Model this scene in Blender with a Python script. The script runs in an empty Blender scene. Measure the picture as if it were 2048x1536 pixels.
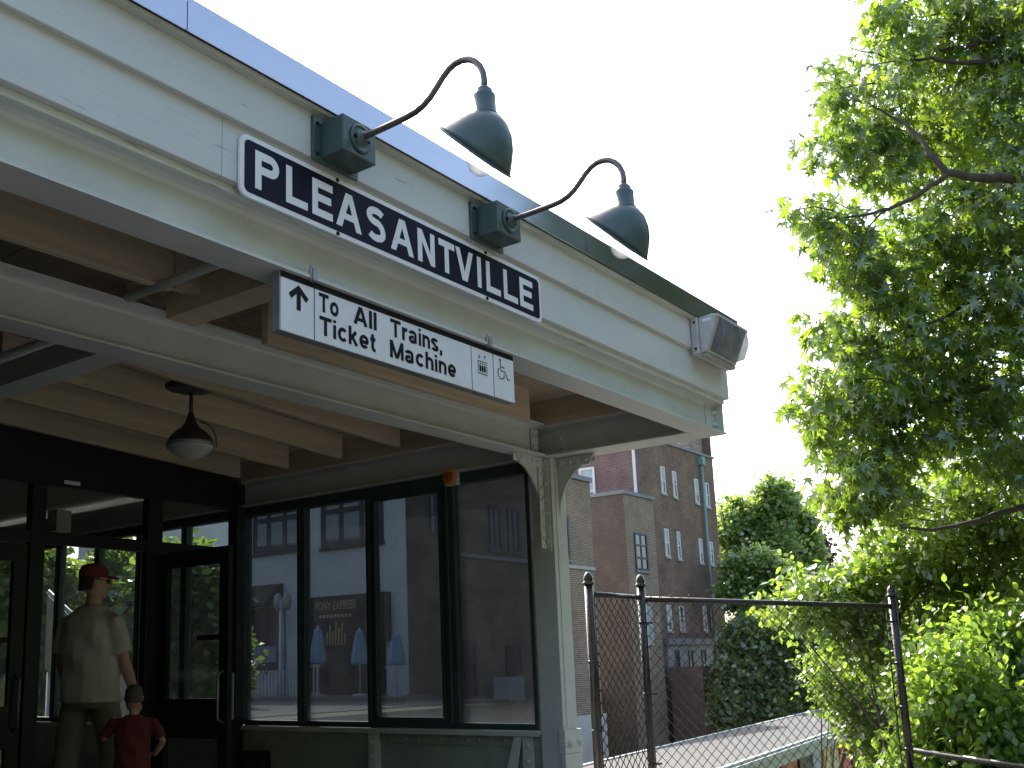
import bpy, bmesh, math, random
import numpy as np
from mathutils import Vector, Matrix, Quaternion
rad = math.radians
random.seed(7); rng = np.random.default_rng(11)
SC = bpy.context.scene
COL = SC.collection
# ---------------------------------------------------------------- camera
YAW, PITCH, ROLL = rad(51.892), rad(11.333), rad(-1.524)
FOC, CX, CY, EYE = 2118.93, 859.4, 908.17, 1.0
def cam_axes():
    f = Vector((math.sin(YAW)*math.cos(PITCH), math.cos(YAW)*math.cos(PITCH), math.sin(PITCH)))
    r = Vector((math.cos(YAW), -math.sin(YAW), 0)); u = r.cross(f)
    c, s = math.cos(ROLL), math.sin(ROLL)
    return c*r + s*u, -s*r + c*u, f
AR, AU, AF = cam_axes()
cd = bpy.data.cameras.new('camera'); cam = bpy.data.objects.new('camera', cd); COL.objects.link(cam)
cam.matrix_world = Matrix(((AR.x, AU.x, -AF.x, 0), (AR.y, AU.y, -AF.y, 0), (AR.z, AU.z, -AF.z, EYE), (0, 0, 0, 1)))
cd.sensor_width = 36; cd.lens = FOC/2048*36
cd.shift_x = (1024-CX)/2048; cd.shift_y = (CY-768)/2048
cd.clip_start = 0.05; cd.clip_end = 3000
SC.camera = cam
# ---------------------------------------------------------------- sky, sun, exposure
SUN_AZ, SUN_EL = rad(27), rad(43)          # azimuth from +Y towards +X
SUN_STRENGTH, SKY_STRENGTH, EXPOSURE = 2.9, 0.14, 2.1
w = bpy.data.worlds.new('World'); SC.world = w; w.use_nodes = True
nt = w.node_tree; bg = nt.nodes['Background']
sky = nt.nodes.new('ShaderNodeTexSky'); sky.sky_type = 'NISHITA'; sky.sun_disc = False
sky.sun_elevation = SUN_EL; sky.sun_rotation = SUN_AZ
sky.air_density = 1.0; sky.dust_density = 4.0; sky.ozone_density = 1.0
nt.links.new(sky.outputs[0], bg.inputs[0]); bg.inputs[1].default_value = SKY_STRENGTH
sd = bpy.data.lights.new('sun', 'SUN'); sun = bpy.data.objects.new('sun', sd); COL.objects.link(sun)
sd.energy = SUN_STRENGTH; sd.angle = rad(0.53); sd.color = (1.0, 0.95, 0.87)
SV = Vector((math.sin(SUN_AZ)*math.cos(SUN_EL), math.cos(SUN_AZ)*math.cos(SUN_EL), math.sin(SUN_EL)))
sun.rotation_euler = SV.to_track_quat('Z', 'Y').to_euler(); sun.location = SV*60
vs = SC.view_settings
vs.view_transform = 'Standard'; vs.look = 'None'; vs.exposure = EXPOSURE; vs.gamma = 1; vs.use_curve_mapping = False
SC.cycles.max_bounces = 10; SC.cycles.transparent_max_bounces = 16
SC.cycles.use_denoising = True

# ---------------------------------------------------------------- helpers
def ray(px, py):
    return AR*((px-CX)/FOC) + AU*(-(py-CY)/FOC) + AF
def P(px, py, axis, val):
    """survey point: where the line of sight through a photo pixel meets the plane axis=val"""
    d = ray(px, py); o = Vector((0, 0, EYE)); t = (val-o[axis])/d[axis]
    return o + d*t
def PF(px, py, fwd):
    return Vector((0, 0, EYE)) + ray(px, py)*fwd

def mat_new(name):
    m = bpy.data.materials.new(name); m.use_nodes = True
    return m, m.node_tree, m.node_tree.nodes['Principled BSDF']
def N(nt, typ, **kw):
    n = nt.nodes.new(typ)
    for k, v in kw.items():
        if k in n.inputs: n.inputs[k].default_value = v
        else: setattr(n, k, v)
    return n
def paint(name, col, rough=0.5, var=0.12, scale=6.0, stretch=(1, 1, 1), bump=0.05, bscale=40.0, spec=0.4, metal=0.0,
          stain=None, stain_amt=0.0, stain_scale=3.0, stain_stretch=(1, 1, 1), stain_rng=(0.60, 0.74)):
    m, nt, b = mat_new(name); L = nt.links.new
    tc = N(nt, 'ShaderNodeTexCoord'); mp = N(nt, 'ShaderNodeMapping'); mp.inputs['Scale'].default_value = stretch
    L(tc.outputs['Object'], mp.inputs[0])
    no = N(nt, 'ShaderNodeTexNoise', Scale=scale, Detail=6.0, Roughness=0.6); L(mp.outputs[0], no.inputs['Vector'])
    mr = N(nt, 'ShaderNodeMapRange'); mr.inputs[1].default_value = 0.3; mr.inputs[2].default_value = 0.7
    mr.inputs[3].default_value = 1-var; mr.inputs[4].default_value = 1+var*0.6
    L(no.outputs['Fac'], mr.inputs[0])
    mx = N(nt, 'ShaderNodeMix', data_type='RGBA', blend_type='MULTIPLY'); mx.inputs['Factor'].default_value = 1
    mx.inputs['A'].default_value = (*col, 1); L(mr.outputs[0], mx.inputs['B'])
    out = mx.outputs['Result']
    if stain is not None:
        mp2 = N(nt, 'ShaderNodeMapping'); mp2.inputs['Scale'].default_value = stain_stretch; L(tc.outputs['Object'], mp2.inputs[0])
        n2 = N(nt, 'ShaderNodeTexNoise', Scale=stain_scale, Detail=8.0, Roughness=0.7); L(mp2.outputs[0], n2.inputs['Vector'])
        cr = N(nt, 'ShaderNodeMapRange'); cr.inputs[1].default_value, cr.inputs[2].default_value = stain_rng
        cr.inputs[3].default_value = 0; cr.inputs[4].default_value = stain_amt; L(n2.outputs['Fac'], cr.inputs[0])
        m2 = N(nt, 'ShaderNodeMix', data_type='RGBA'); L(cr.outputs[0], m2.inputs['Factor']); L(out, m2.inputs['A'])
        m2.inputs['B'].default_value = (*stain, 1); out = m2.outputs['Result']
    L(out, b.inputs['Base Color'])
    b.inputs['Roughness'].default_value = rough; b.inputs['Metallic'].default_value = metal
    b.inputs['Specular IOR Level'].default_value = spec
    if bump:
        nb = N(nt, 'ShaderNodeTexNoise', Scale=bscale, Detail=5.0); L(mp.outputs[0], nb.inputs['Vector'])
        bu = N(nt, 'ShaderNodeBump', Strength=bump*4, Distance=0.004); L(nb.outputs['Fac'], bu.inputs['Height'])
        L(bu.outputs[0], b.inputs['Normal'])
        rr = N(nt, 'ShaderNodeMapRange'); rr.inputs[3].default_value = max(0.02, rough-0.12); rr.inputs[4].default_value = min(1, rough+0.12)
        L(no.outputs['Fac'], rr.inputs[0]); L(rr.outputs[0], b.inputs['Roughness'])
    return m
def brickmat(name, c1, c2, mortar, horiz, bw=0.21, bh=0.075, mort=0.011, var=0.25):
    """horiz: 0 wall runs along X, 1 wall runs along Y"""
    m, nt, b = mat_new(name); L = nt.links.new
    tc = N(nt, 'ShaderNodeTexCoord'); sp = N(nt, 'ShaderNodeSeparateXYZ'); L(tc.outputs['Object'], sp.inputs[0])
    cb = N(nt, 'ShaderNodeCombineXYZ'); ad = N(nt, 'ShaderNodeMath', operation='ADD')
    L(sp.outputs[0], ad.inputs[0]); L(sp.outputs[1], ad.inputs[1])
    L(ad.outputs[0], cb.inputs[0]); L(sp.outputs[2], cb.inputs[1])
    br = N(nt, 'ShaderNodeTexBrick', Scale=1.0); L(cb.outputs[0], br.inputs['Vector'])
    br.inputs['Brick Width'].default_value = bw; br.inputs['Row Height'].default_value = bh
    br.inputs['Mortar Size'].default_value = mort; br.inputs['Mortar Smooth'].default_value = 0.2; br.inputs['Bias'].default_value = -0.1
    br.inputs['Color1'].default_value = (*c1, 1); br.inputs['Color2'].default_value = (*c2, 1); br.inputs['Mortar'].default_value = (*mortar, 1)
    no = N(nt, 'ShaderNodeTexNoise', Scale=0.9, Detail=6.0, Roughness=0.65); L(tc.outputs['Object'], no.inputs['Vector'])
    mr = N(nt, 'ShaderNodeMapRange'); mr.inputs[1].default_value = 0.3; mr.inputs[2].default_value = 0.7
    mr.inputs[3].default_value = 1-var; mr.inputs[4].default_value = 1+var
    L(no.outputs['Fac'], mr.inputs[0])
    mx = N(nt, 'ShaderNodeMix', data_type='RGBA', blend_type='MULTIPLY'); mx.inputs['Factor'].default_value = 1
    L(br.outputs['Color'], mx.inputs['A']); L(mr.outputs[0], mx.inputs['B']); L(mx.outputs['Result'], b.inputs['Base Color'])
    bu = N(nt, 'ShaderNodeBump', Strength=0.6, Distance=0.01, invert=True); L(br.outputs['Fac'], bu.inputs['Height']); L(bu.outputs[0], b.inputs['Normal'])
    b.inputs['Roughness'].default_value = 0.9; b.inputs['Specular IOR Level'].default_value = 0.2
    return m
def glassmat(name, tint=(0.45, 0.5, 0.52), dust=0.05, dust_z=None, rough=0.0, scratch=False):
    m, nt, b = mat_new(name); L = nt.links.new; nt.nodes.remove(b); out = nt.nodes['Material Output']
    tr = N(nt, 'ShaderNodeBsdfTransparent'); tr.inputs[0].default_value = (*tint, 1)
    gl = N(nt, 'ShaderNodeBsdfGlossy', Roughness=rough); gl.inputs[0].default_value = (0.9, 0.95, 1, 1)
    fr = N(nt, 'ShaderNodeFresnel', IOR=1.5); m1 = N(nt, 'ShaderNodeMixShader')
    ge = N(nt, 'ShaderNodeNewGeometry'); iv = N(nt, 'ShaderNodeMath', operation='SUBTRACT'); iv.inputs[0].default_value = 1.0; L(ge.outputs['Backfacing'], iv.inputs[1])
    fm = N(nt, 'ShaderNodeMath', operation='MULTIPLY'); L(fr.outputs[0], fm.inputs[0]); L(iv.outputs[0], fm.inputs[1])
    L(fm.outputs[0], m1.inputs[0]); L(tr.outputs[0], m1.inputs[1]); L(gl.outputs[0], m1.inputs[2])
    df = N(nt, 'ShaderNodeBsdfDiffuse'); df.inputs[0].default_value = (0.5, 0.52, 0.55, 1)
    tl = N(nt, 'ShaderNodeBsdfTranslucent'); tl.inputs[0].default_value = (0.5, 0.52, 0.55, 1)
    dm = N(nt, 'ShaderNodeMixShader'); dm.inputs[0].default_value = 0.6; L(df.outputs[0], dm.inputs[1]); L(tl.outputs[0], dm.inputs[2])
    m2 = N(nt, 'ShaderNodeMixShader'); L(m1.outputs[0], m2.inputs[1]); L(dm.outputs[0], m2.inputs[2])
    tc = N(nt, 'ShaderNodeTexCoord'); no = N(nt, 'ShaderNodeTexNoise', Scale=5.0, Detail=8.0, Roughness=0.7); L(tc.outputs['Object'], no.inputs['Vector'])
    mr = N(nt, 'ShaderNodeMapRange'); mr.inputs[1].default_value = 0.3; mr.inputs[2].default_value = 0.8; mr.inputs[3].default_value = dust*0.5; mr.inputs[4].default_value = dust*1.8
    L(no.outputs['Fac'], mr.inputs[0]); fac = mr.outputs[0]
    if dust_z is not None:                          # grime settled along the bottom rail of the pane
        z0, z1, amt = dust_z; sp = N(nt, 'ShaderNodeSeparateXYZ'); L(tc.outputs['Object'], sp.inputs[0])
        mz = N(nt, 'ShaderNodeMapRange', interpolation_type='SMOOTHSTEP'); mz.inputs[1].default_value = z0; mz.inputs[2].default_value = z1
        mz.inputs[3].default_value = amt; mz.inputs[4].default_value = 0; L(sp.outputs[2], mz.inputs[0])
        ad = N(nt, 'ShaderNodeMath', operation='ADD'); L(fac, ad.inputs[0]); L(mz.outputs[0], ad.inputs[1]); fac = ad.outputs[0]
    if scratch:                                     # key scratches in the glazing, bunched in patches
        mp = N(nt, 'ShaderNodeMapping'); mp.inputs['Scale'].default_value = (1, 5, 26); mp.inputs['Rotation'].default_value = (rad(24), 0, 0); L(tc.outputs['Object'], mp.inputs[0])
        n3 = N(nt, 'ShaderNodeTexNoise', Scale=2.2, Detail=4.0, Roughness=0.8); L(mp.outputs[0], n3.inputs['Vector'])
        r3 = N(nt, 'ShaderNodeMapRange'); r3.inputs[1].default_value = 0.69; r3.inputs[2].default_value = 0.73; L(n3.outputs['Fac'], r3.inputs[0])
        n4 = N(nt, 'ShaderNodeTexNoise', Scale=2.6, Detail=2.0); L(tc.outputs['Object'], n4.inputs['Vector'])
        r4 = N(nt, 'ShaderNodeMapRange'); r4.inputs[1].default_value = 0.60; r4.inputs[2].default_value = 0.68; r4.inputs[4].default_value = 0.14; L(n4.outputs['Fac'], r4.inputs[0])
        mu = N(nt, 'ShaderNodeMath', operation='MULTIPLY'); L(r3.outputs[0], mu.inputs[0]); L(r4.outputs[0], mu.inputs[1])
        ad = N(nt, 'ShaderNodeMath', operation='ADD'); L(fac, ad.inputs[0]); L(mu.outputs[0], ad.inputs[1]); fac = ad.outputs[0]
    L(fac, m2.inputs[0]); L(m2.outputs[0], out.inputs[0])
    return m
def leafmat(name, col, trans, mixf=0.45, gloss=0.12, var=0.35):
    m, nt, b = mat_new(name); L = nt.links.new; nt.nodes.remove(b); out = nt.nodes['Material Output']
    at = N(nt, 'ShaderNodeAttribute', attribute_name='tint')
    def tinted(c):
        hs = N(nt, 'ShaderNodeHueSaturation'); hs.inputs['Color'].default_value = (*c, 1)
        mr = N(nt, 'ShaderNodeMapRange'); mr.inputs[3].default_value = 1-var; mr.inputs[4].default_value = 1+var; L(at.outputs['Fac'], mr.inputs[0]); L(mr.outputs[0], hs.inputs['Value'])
        mh = N(nt, 'ShaderNodeMapRange'); mh.inputs[3].default_value = 0.515; mh.inputs[4].default_value = 0.48; L(at.outputs['Fac'], mh.inputs[0]); L(mh.outputs[0], hs.inputs['Hue'])
        return hs.outputs[0]
    df = N(nt, 'ShaderNodeBsdfDiffuse'); L(tinted(col), df.inputs[0])
    tl = N(nt, 'ShaderNodeBsdfTranslucent'); L(tinted(trans), tl.inputs[0])
    m1 = N(nt, 'ShaderNodeMixShader'); m1.inputs[0].default_value = mixf; L(df.outputs[0], m1.inputs[1]); L(tl.outputs[0], m1.inputs[2])
    gl = N(nt, 'ShaderNodeBsdfGlossy', Roughness=0.32); gl.inputs[0].default_value = (0.9, 0.95, 0.9, 1)
    m2 = N(nt, 'ShaderNodeMixShader'); m2.inputs[0].default_value = gloss
    L(m1.outputs[0], m2.inputs[1]); L(gl.outputs[0], m2.inputs[2]); L(m2.outputs[0], out.inputs[0])
    return m

WLOC = {}
def tag(o, label=None, cat=None, group=None, kind=None):
    if label: o['label'] = label
    if cat: o['category'] = cat
    if group: o['group'] = group
    if kind: o['kind'] = kind
    return o
def thing(name, loc, label, cat, group=None):
    o = bpy.data.objects.new(name, None); COL.objects.link(o); o.location = loc; o.empty_display_size = 0.2
    WLOC[o.name] = Vector(loc); return tag(o, label, cat, group)
class MB:
    """collects shapes in world coordinates; build() links them as one mesh object under parent"""
    def __init__(s): s.v = []; s.f = []; s.sm = []
    def add(s, vs, fs, smooth=False):
        k = len(s.v); s.v += [tuple(v) for v in vs]; s.f += [tuple(i+k for i in f) for f in fs]; s.sm += [smooth]*len(fs); return s
    def box(s, x0, x1, y0, y1, z0, z1):
        return s.add([(x0,y0,z0),(x1,y0,z0),(x1,y1,z0),(x0,y1,z0),(x0,y0,z1),(x1,y0,z1),(x1,y1,z1),(x0,y1,z1)],
                     [(0,3,2,1),(4,5,6,7),(0,1,5,4),(1,2,6,5),(2,3,7,6),(3,0,4,7)])
    def hexa(s, p):
        return s.add(p, [(0,3,2,1),(4,5,6,7),(0,1,5,4),(1,2,6,5),(2,3,7,6),(3,0,4,7)])
    def prism(s, prof, axis, a, b, smooth=False):
        """prof: list of (u,v) in the two other axes; extruded along axis from a to b"""
        def pt(u, v, t):
            return {0: (t, u, v), 1: (u, t, v), 2: (u, v, t)}[axis]
        n = len(prof); vs = [pt(u, v, a) for u, v in prof] + [pt(u, v, b) for u, v in prof]
        area = sum(prof[i][0]*prof[(i+1) % n][1]-prof[(i+1) % n][0]*prof[i][1] for i in range(n))
        fs = [(i, (i+1) % n, n+(i+1) % n, n+i) for i in range(n)]
        caps = [tuple(range(n-1, -1, -1)), tuple(range(n, 2*n))]
        flip = (area < 0) != (axis == 1)
        if flip: fs = [f[::-1] for f in fs]; caps = [c[::-1] for c in caps]
        if (b-a) < 0: fs = [f[::-1] for f in fs]; caps = [c[::-1] for c in caps]
        s.add(vs, fs, smooth); k = len(s.v)-2*n
        s.f += [tuple(i+k for i in c) for c in caps]; s.sm += [False, False]; return s
    def tube(s, pts, r, n=10, smooth=True, cap=True):
        pts = [Vector(p) for p in pts]; m = len(pts); rs = r if isinstance(r, (list, tuple)) else [r]*m
        vs = []; t0 = (pts[1]-pts[0]).normalized(); up = Vector((0, 0, 1)) if abs(t0.z) < 0.9 else Vector((1, 0, 0))
        u = t0.cross(up).normalized()
        for i, p in enumerate(pts):
            t = ((pts[min(i+1, m-1)]-p).normalized() + (p-pts[max(i-1, 0)]).normalized())
            t = t.normalized() if t.length > 1e-6 else t0
            u = (u - t*u.dot(t)).normalized(); v = t.cross(u)
            for k in range(n):
                a = 2*math.pi*k/n; vs.append(p + (u*math.cos(a) + v*math.sin(a))*rs[i])
        fs = [(i*n+k, i*n+(k+1) % n, (i+1)*n+(k+1) % n, (i+1)*n+k) for i in range(m-1) for k in range(n)]
        if cap: fs += [tuple(range(n-1, -1, -1)), tuple(range((m-1)*n, m*n))]
        return s.add(vs, fs, smooth)
    def lathe(s, c, prof, n=20, axis=Vector((0, 0, 1)), smooth=True, cap=True):
        """prof: list of (radius, height along axis)"""
        axis = Vector(axis).normalized(); up = Vector((0, 0, 1)) if abs(axis.z) < 0.9 else Vector((1, 0, 0))
        u = axis.cross(up).normalized(); v = axis.cross(u); c = Vector(c); vs = []
        for r, h in prof:
            for k in range(n):
                a = 2*math.pi*k/n; vs.append(c + axis*h + (u*math.cos(a)+v*math.sin(a))*r)
        m = len(prof); fs = [(i*n+k, (i+1)*n+k, (i+1)*n+(k+1) % n, i*n+(k+1) % n) for i in range(m-1) for k in range(n)]
        if cap: fs += [tuple(range(n)), tuple(range(m*n-1, (m-1)*n-1, -1))]
        return s.add(vs, fs, smooth)
    def rings(s, rings, smooth=True, cap0=True, cap1=True):
        n = len(rings[0]); k = len(s.v); vs = [p for r in rings for p in r]; m = len(rings)
        fs = [(i*n+j, i*n+(j+1) % n, (i+1)*n+(j+1) % n, (i+1)*n+j) for i in range(m-1) for j in range(n)]
        if cap0: fs.append(tuple(range(n-1, -1, -1)))
        if cap1: fs.append(tuple(range((m-1)*n, m*n)))
        return s.add(vs, fs, smooth)
    def mesh(s, name, off=Vector((0, 0, 0))):
        me = bpy.data.meshes.new(name); me.from_pydata([(v[0]-off.x, v[1]-off.y, v[2]-off.z) for v in s.v], [], s.f)
        me.polygons.foreach_set('use_smooth', s.sm); me.update(); return me
    def build(s, name, mat, parent=None, bevel=0.0, fix=True):
        off = WLOC[parent.name] if parent else Vector((0, 0, 0))
        me = s.mesh(name, off)
        if fix:
            bm = bmesh.new(); bm.from_mesh(me); bmesh.ops.recalc_face_normals(bm, faces=bm.faces)
            if bevel:
                es = [e for e in bm.edges if len(e.link_faces) == 2 and e.calc_face_angle(0) > 0.5]
                bmesh.ops.bevel(bm, geom=es, offset=bevel, segments=2, affect='EDGES', profile=0.5, clamp_overlap=True)
            bm.to_mesh(me); bm.free()
        return link(name, me, mat, parent)
def link(name, me, mat, parent=None, loc=(0, 0, 0)):
    if mat and not me.materials: me.materials.append(mat)
    o = bpy.data.objects.new(name, me); COL.objects.link(o); o.location = loc
    if parent: o.parent = parent
    WLOC[o.name] = (WLOC[parent.name] if parent else Vector((0, 0, 0))) + Vector(loc)
    return o
def piece(name, me, mat, parent, wpos, rot=None):
    """a repeated piece that shares mesh data, placed at a world position under parent"""
    o = bpy.data.objects.new(name, me); COL.objects.link(o); o.parent = parent
    if mat and not me.materials: me.materials.append(mat)
    o.location = Vector(wpos)-WLOC[parent.name]
    if rot is not None: o.rotation_euler = rot
    WLOC[o.name] = Vector(wpos); return o
def copy_tree(o, off, parent=None):
    c = o.copy(); COL.objects.link(c); c.parent = parent
    if parent is None: c.location = Vector(o.location)+Vector(off)
    for ch in o.children: copy_tree(ch, off, c)
    return c

# ---------------------------------------------------------------- materials
M = {}
M['sage'] = paint('sage_paint', (0.53, 0.545, 0.505), 0.42, 0.10, 3.0, bump=0.03, bscale=60, stain=(0.30, 0.29, 0.23), stain_amt=0.35, stain_scale=7.0)
M['sage_wood'] = paint('sage_wood_paint', (0.56, 0.575, 0.55), 0.55, 0.10, 2.2, (0.35, 1, 1.6), 0.10, 30, stain=(0.24, 0.22, 0.18), stain_amt=0.85, stain_scale=3.2, stain_stretch=(1.3, 1, 15), stain_rng=(0.635, 0.70))
M['sage_worn'] = paint('sage_worn_paint', (0.54, 0.56, 0.50), 0.6, 0.16, 5, (0.5, 1, 1), 0.14, 50, stain=(0.25, 0.21, 0.16), stain_amt=0.9, stain_scale=7.0, stain_stretch=(0.8, 3, 6), stain_rng=(0.58, 0.68))
M['tan'] = paint('tan_joist', (0.51, 0.42, 0.29), 0.7, 0.20, 2.5, (0.35, 5, 9), 0.12, 30, stain=(0.20, 0.13, 0.07), stain_amt=0.5, stain_scale=4, stain_stretch=(0.6, 4, 4))
M['plank'] = paint('tan_plank', (0.46, 0.375, 0.26), 0.75, 0.22, 2.5, (9, 0.35, 5), 0.12, 30, stain=(0.18, 0.12, 0.07), stain_amt=0.5, stain_scale=4, stain_stretch=(4, 0.6, 4))
M['coping'] = paint('coping_metal', (0.46, 0.47, 0.49), 0.13, 0.10, 1.5, (0.5, 1, 3), 0.012, 9, spec=0.5, metal=0.9)
M['coping_edge'] = M['coping']
M['lamp_green'] = paint('lamp_green_enamel', (0.047, 0.078, 0.071), 0.36, 0.14, 9, bump=0.03, bscale=80, spec=0.5)
M['bronze'] = paint('bronze_conduit', (0.13, 0.11, 0.095), 0.32, 0.15, 15, bump=0.02, spec=0.5, metal=0.6)
M['sign_navy'] = paint('sign_navy', (0.008, 0.009, 0.022), 0.55, 0.25, 10, bump=0.01, spec=0.15)
M['sign_white'] = paint('sign_white', (0.74, 0.75, 0.77), 0.45, 0.06, 8, bump=0.01, stain=(0.45, 0.45, 0.45), stain_amt=0.3, stain_scale=6)
M['sign_black'] = paint('sign_black', (0.012, 0.012, 0.014), 0.55, 0.2, 8, bump=0.01, spec=0.15)
M['steel'] = paint('dull_steel', (0.36, 0.37, 0.38), 0.4, 0.2, 12, bump=0.03, metal=0.7)
M['grey_cast'] = paint('grey_cast_metal', (0.47, 0.455, 0.43), 0.45, 0.18, 10, bump=0.04, spec=0.4)
M['dark_bronze'] = paint('dark_bronze', (0.045, 0.040, 0.036), 0.4, 0.2, 10, bump=0.02)
M['frame_green'] = paint('window_frame_green', (0.040, 0.066, 0.060), 0.4, 0.18, 9, bump=0.03)
M['panel_green'] = paint('wall_panel_paint', (0.30, 0.33, 0.275), 0.55, 0.16, 4, bump=0.05, stain=(0.10, 0.09, 0.07), stain_amt=0.5, stain_scale=5)
M['black'] = paint('black_panel', (0.012, 0.012, 0.013), 0.55, 0.2, 5, bump=0.02)
M['door_black'] = paint('door_black', (0.020, 0.021, 0.022), 0.4, 0.2, 6, bump=0.02)
M['inner_wall'] = paint('inner_wall', (0.10, 0.09, 0.08), 0.8, 0.15, 3)
M['orange'] = paint('orange_plastic', (0.75, 0.26, 0.03), 0.35, 0.08, 12, bump=0.01)
M['red_lens'] = paint('red_lens', (0.42, 0.10, 0.03), 0.25, 0.1, 12, bump=0.01)
M['fence'] = paint('fence_black', (0.020, 0.017, 0.016), 0.28, 0.3, 12, bump=0.10, bscale=35, spec=0.45, stain=(0.12, 0.10, 0.09), stain_amt=0.4, stain_scale=9)
M['wire'] = paint('fence_wire', (0.028, 0.024, 0.022), 0.25, 0.3, 30, bump=0.03, spec=0.7, metal=0.3)
M['floor'] = paint('floor_tile', (0.09, 0.085, 0.08), 0.6, 0.15, 2)
M['concrete'] = paint('concrete', (0.34, 0.33, 0.31), 0.85, 0.2, 1.2, bump=0.1, bscale=15, stain=(0.14, 0.13, 0.12), stain_amt=0.6, stain_scale=1.5)
M['pave'] = paint('pavement', (0.13, 0.128, 0.122), 0.9, 0.15, 0.8, bump=0.1, bscale=25)
M['asphalt'] = paint('asphalt', (0.055, 0.055, 0.055), 0.9, 0.2, 1.0, bump=0.1, bscale=30)
M['ballast'] = paint('ballast', (0.16, 0.14, 0.12), 0.95, 0.4, 8, bump=0.3, bscale=12)
M['earth'] = paint('earth_grass', (0.10, 0.12, 0.05), 0.95, 0.4, 1.5, bump=0.2, bscale=8)
M['roofing'] = paint('platform_roofing', (0.056, 0.056, 0.051), 0.8, 0.12, 0.8, (0.4, 1, 1), 0.06, 12, stain=(0.07, 0.07, 0.065), stain_amt=0.5, stain_scale=1.2)
M['roofing_edge'] = paint('platform_fascia', (0.30, 0.34, 0.30), 0.6, 0.15, 2)
M['rail_steel'] = paint('rail_steel', (0.30, 0.22, 0.17), 0.4, 0.2, 5, metal=0.7)
M['brick_brown'] = brickmat('brick_brown', (0.185, 0.115, 0.076), (0.125, 0.080, 0.056), (0.13, 0.105, 0.085), 0, var=0.28)
M['brick_red'] = brickmat('brick_red', (0.17, 0.085, 0.068), (0.11, 0.06, 0.055), (0.19, 0.165, 0.15), 0, var=0.25)
M['brick_tan'] = brickmat('brick_tan', (0.33, 0.245, 0.165), (0.24, 0.175, 0.12), (0.12, 0.10, 0.08), 0, mort=0.017, var=0.18)
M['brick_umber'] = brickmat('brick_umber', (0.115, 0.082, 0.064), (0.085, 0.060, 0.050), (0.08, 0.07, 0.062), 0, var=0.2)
M['brick_speck'] = brickmat('brick_speckled', (0.36, 0.25, 0.19), (0.10, 0.065, 0.055), (0.30, 0.27, 0.24), 0, var=0.2)
M['stucco'] = paint('white_stucco', (0.70, 0.70, 0.68), 0.9, 0.12, 0.7, bump=0.12, bscale=20, stain=(0.42, 0.42, 0.40), stain_amt=0.4, stain_scale=0.8)
M['stucco_grey'] = paint('grey_stucco', (0.27, 0.26, 0.235), 0.9, 0.18, 0.8, bump=0.1, bscale=15)
M['white_trim'] = paint('white_trim', (0.55, 0.55, 0.54), 0.5, 0.1, 4)
M['dark_trim'] = paint('dark_trim', (0.030, 0.033, 0.038), 0.5, 0.2, 4)
M['cop_trim'] = paint('slate_coping', (0.16, 0.16, 0.17), 0.7, 0.15, 2)
M['copper'] = paint('verdigris_copper', (0.15, 0.24, 0.21), 0.6, 0.2, 3)
M['farglass'] = paint('far_window_glass', (0.05, 0.06, 0.07), 0.06, 0.3, 0.8, bump=0.0, spec=0.9)
M['blind'] = paint('window_blind', (0.36, 0.37, 0.37), 0.8, 0.1, 2)
M['shop_dark'] = paint('shop_front_dark', (0.020, 0.017, 0.016), 0.5, 0.2, 3)
M['gold'] = paint('gold_letter', (0.55, 0.40, 0.14), 0.5, 0.1, 5)
M['awning'] = paint('awning_green', (0.016, 0.035, 0.028), 0.8, 0.15, 4)
M['blue_cloth'] = paint('umbrella_blue', (0.26, 0.44, 0.56), 0.8, 0.18, 6, (2, 2, 0.5))
M['lilac'] = paint('lilac_flower', (0.30, 0.28, 0.62), 0.8, 0.2, 8)
M['brick_block'] = paint('red_block', (0.15, 0.062, 0.045), 0.85, 0.25, 2)
M['bark'] = paint('bark', (0.075, 0.058, 0.046), 0.9, 0.35, 6, (3, 3, 0.6), 0.3, 14)
M['skin'] = paint('skin', (0.50, 0.29, 0.21), 0.5, 0.08, 6, bump=0.02)
M['shirt'] = paint('beige_shirt', (0.52, 0.475, 0.435), 0.85, 0.08, 5, bump=0.08, bscale=12)
M['trousers'] = paint('khaki_trousers', (0.20, 0.175, 0.145), 0.9, 0.12, 5, bump=0.1, bscale=12)
M['cap_red'] = paint('cap_red', (0.17, 0.028, 0.024), 0.8, 0.1, 6, bump=0.04)
M['shirt_red'] = paint('boy_red_shirt', (0.15, 0.022, 0.024), 0.85, 0.1, 6, bump=0.08, bscale=14)
M['hair'] = paint('dark_hair', (0.045, 0.033, 0.027), 0.8, 0.3, 30, bump=0.2)
M['hair_grey'] = paint('cropped_hair', (0.11, 0.09, 0.08), 0.85, 0.3, 40, bump=0.2, bscale=90)
M['shoe'] = paint('shoe_dark', (0.04, 0.035, 0.03), 0.6, 0.1, 6)
M['poster_y'] = paint('poster_yellow', (0.55, 0.48, 0.25), 0.5, 0.4, 3)
M['poster_r'] = paint('poster_red', (0.45, 0.07, 0.03), 0.5, 0.3, 3)
M['poster_b'] = paint('poster_blue', (0.30, 0.36, 0.46), 0.5, 0.3, 3)
M['globe'] = paint('milky_globe', (0.40, 0.40, 0.37), 0.25, 0.08, 5, bump=0.0)
M['pane'] = glassmat('side_window_glass', (0.325, 0.345, 0.36), 0.022, (0.57, 0.80, 0.09), scratch=True)
M['door_glass'] = glassmat('door_glass', (0.72, 0.74, 0.73), 0.010)
M['passage_glass'] = glassmat('passage_glass', (0.54, 0.56, 0.55), 0.012)
M['bulb'] = glassmat('bulb_glass', (0.95, 0.95, 0.95), 0.5)
M['lens'] = glassmat('flood_lens', (0.62, 0.60, 0.57), 0.42, rough=0.25)
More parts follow.
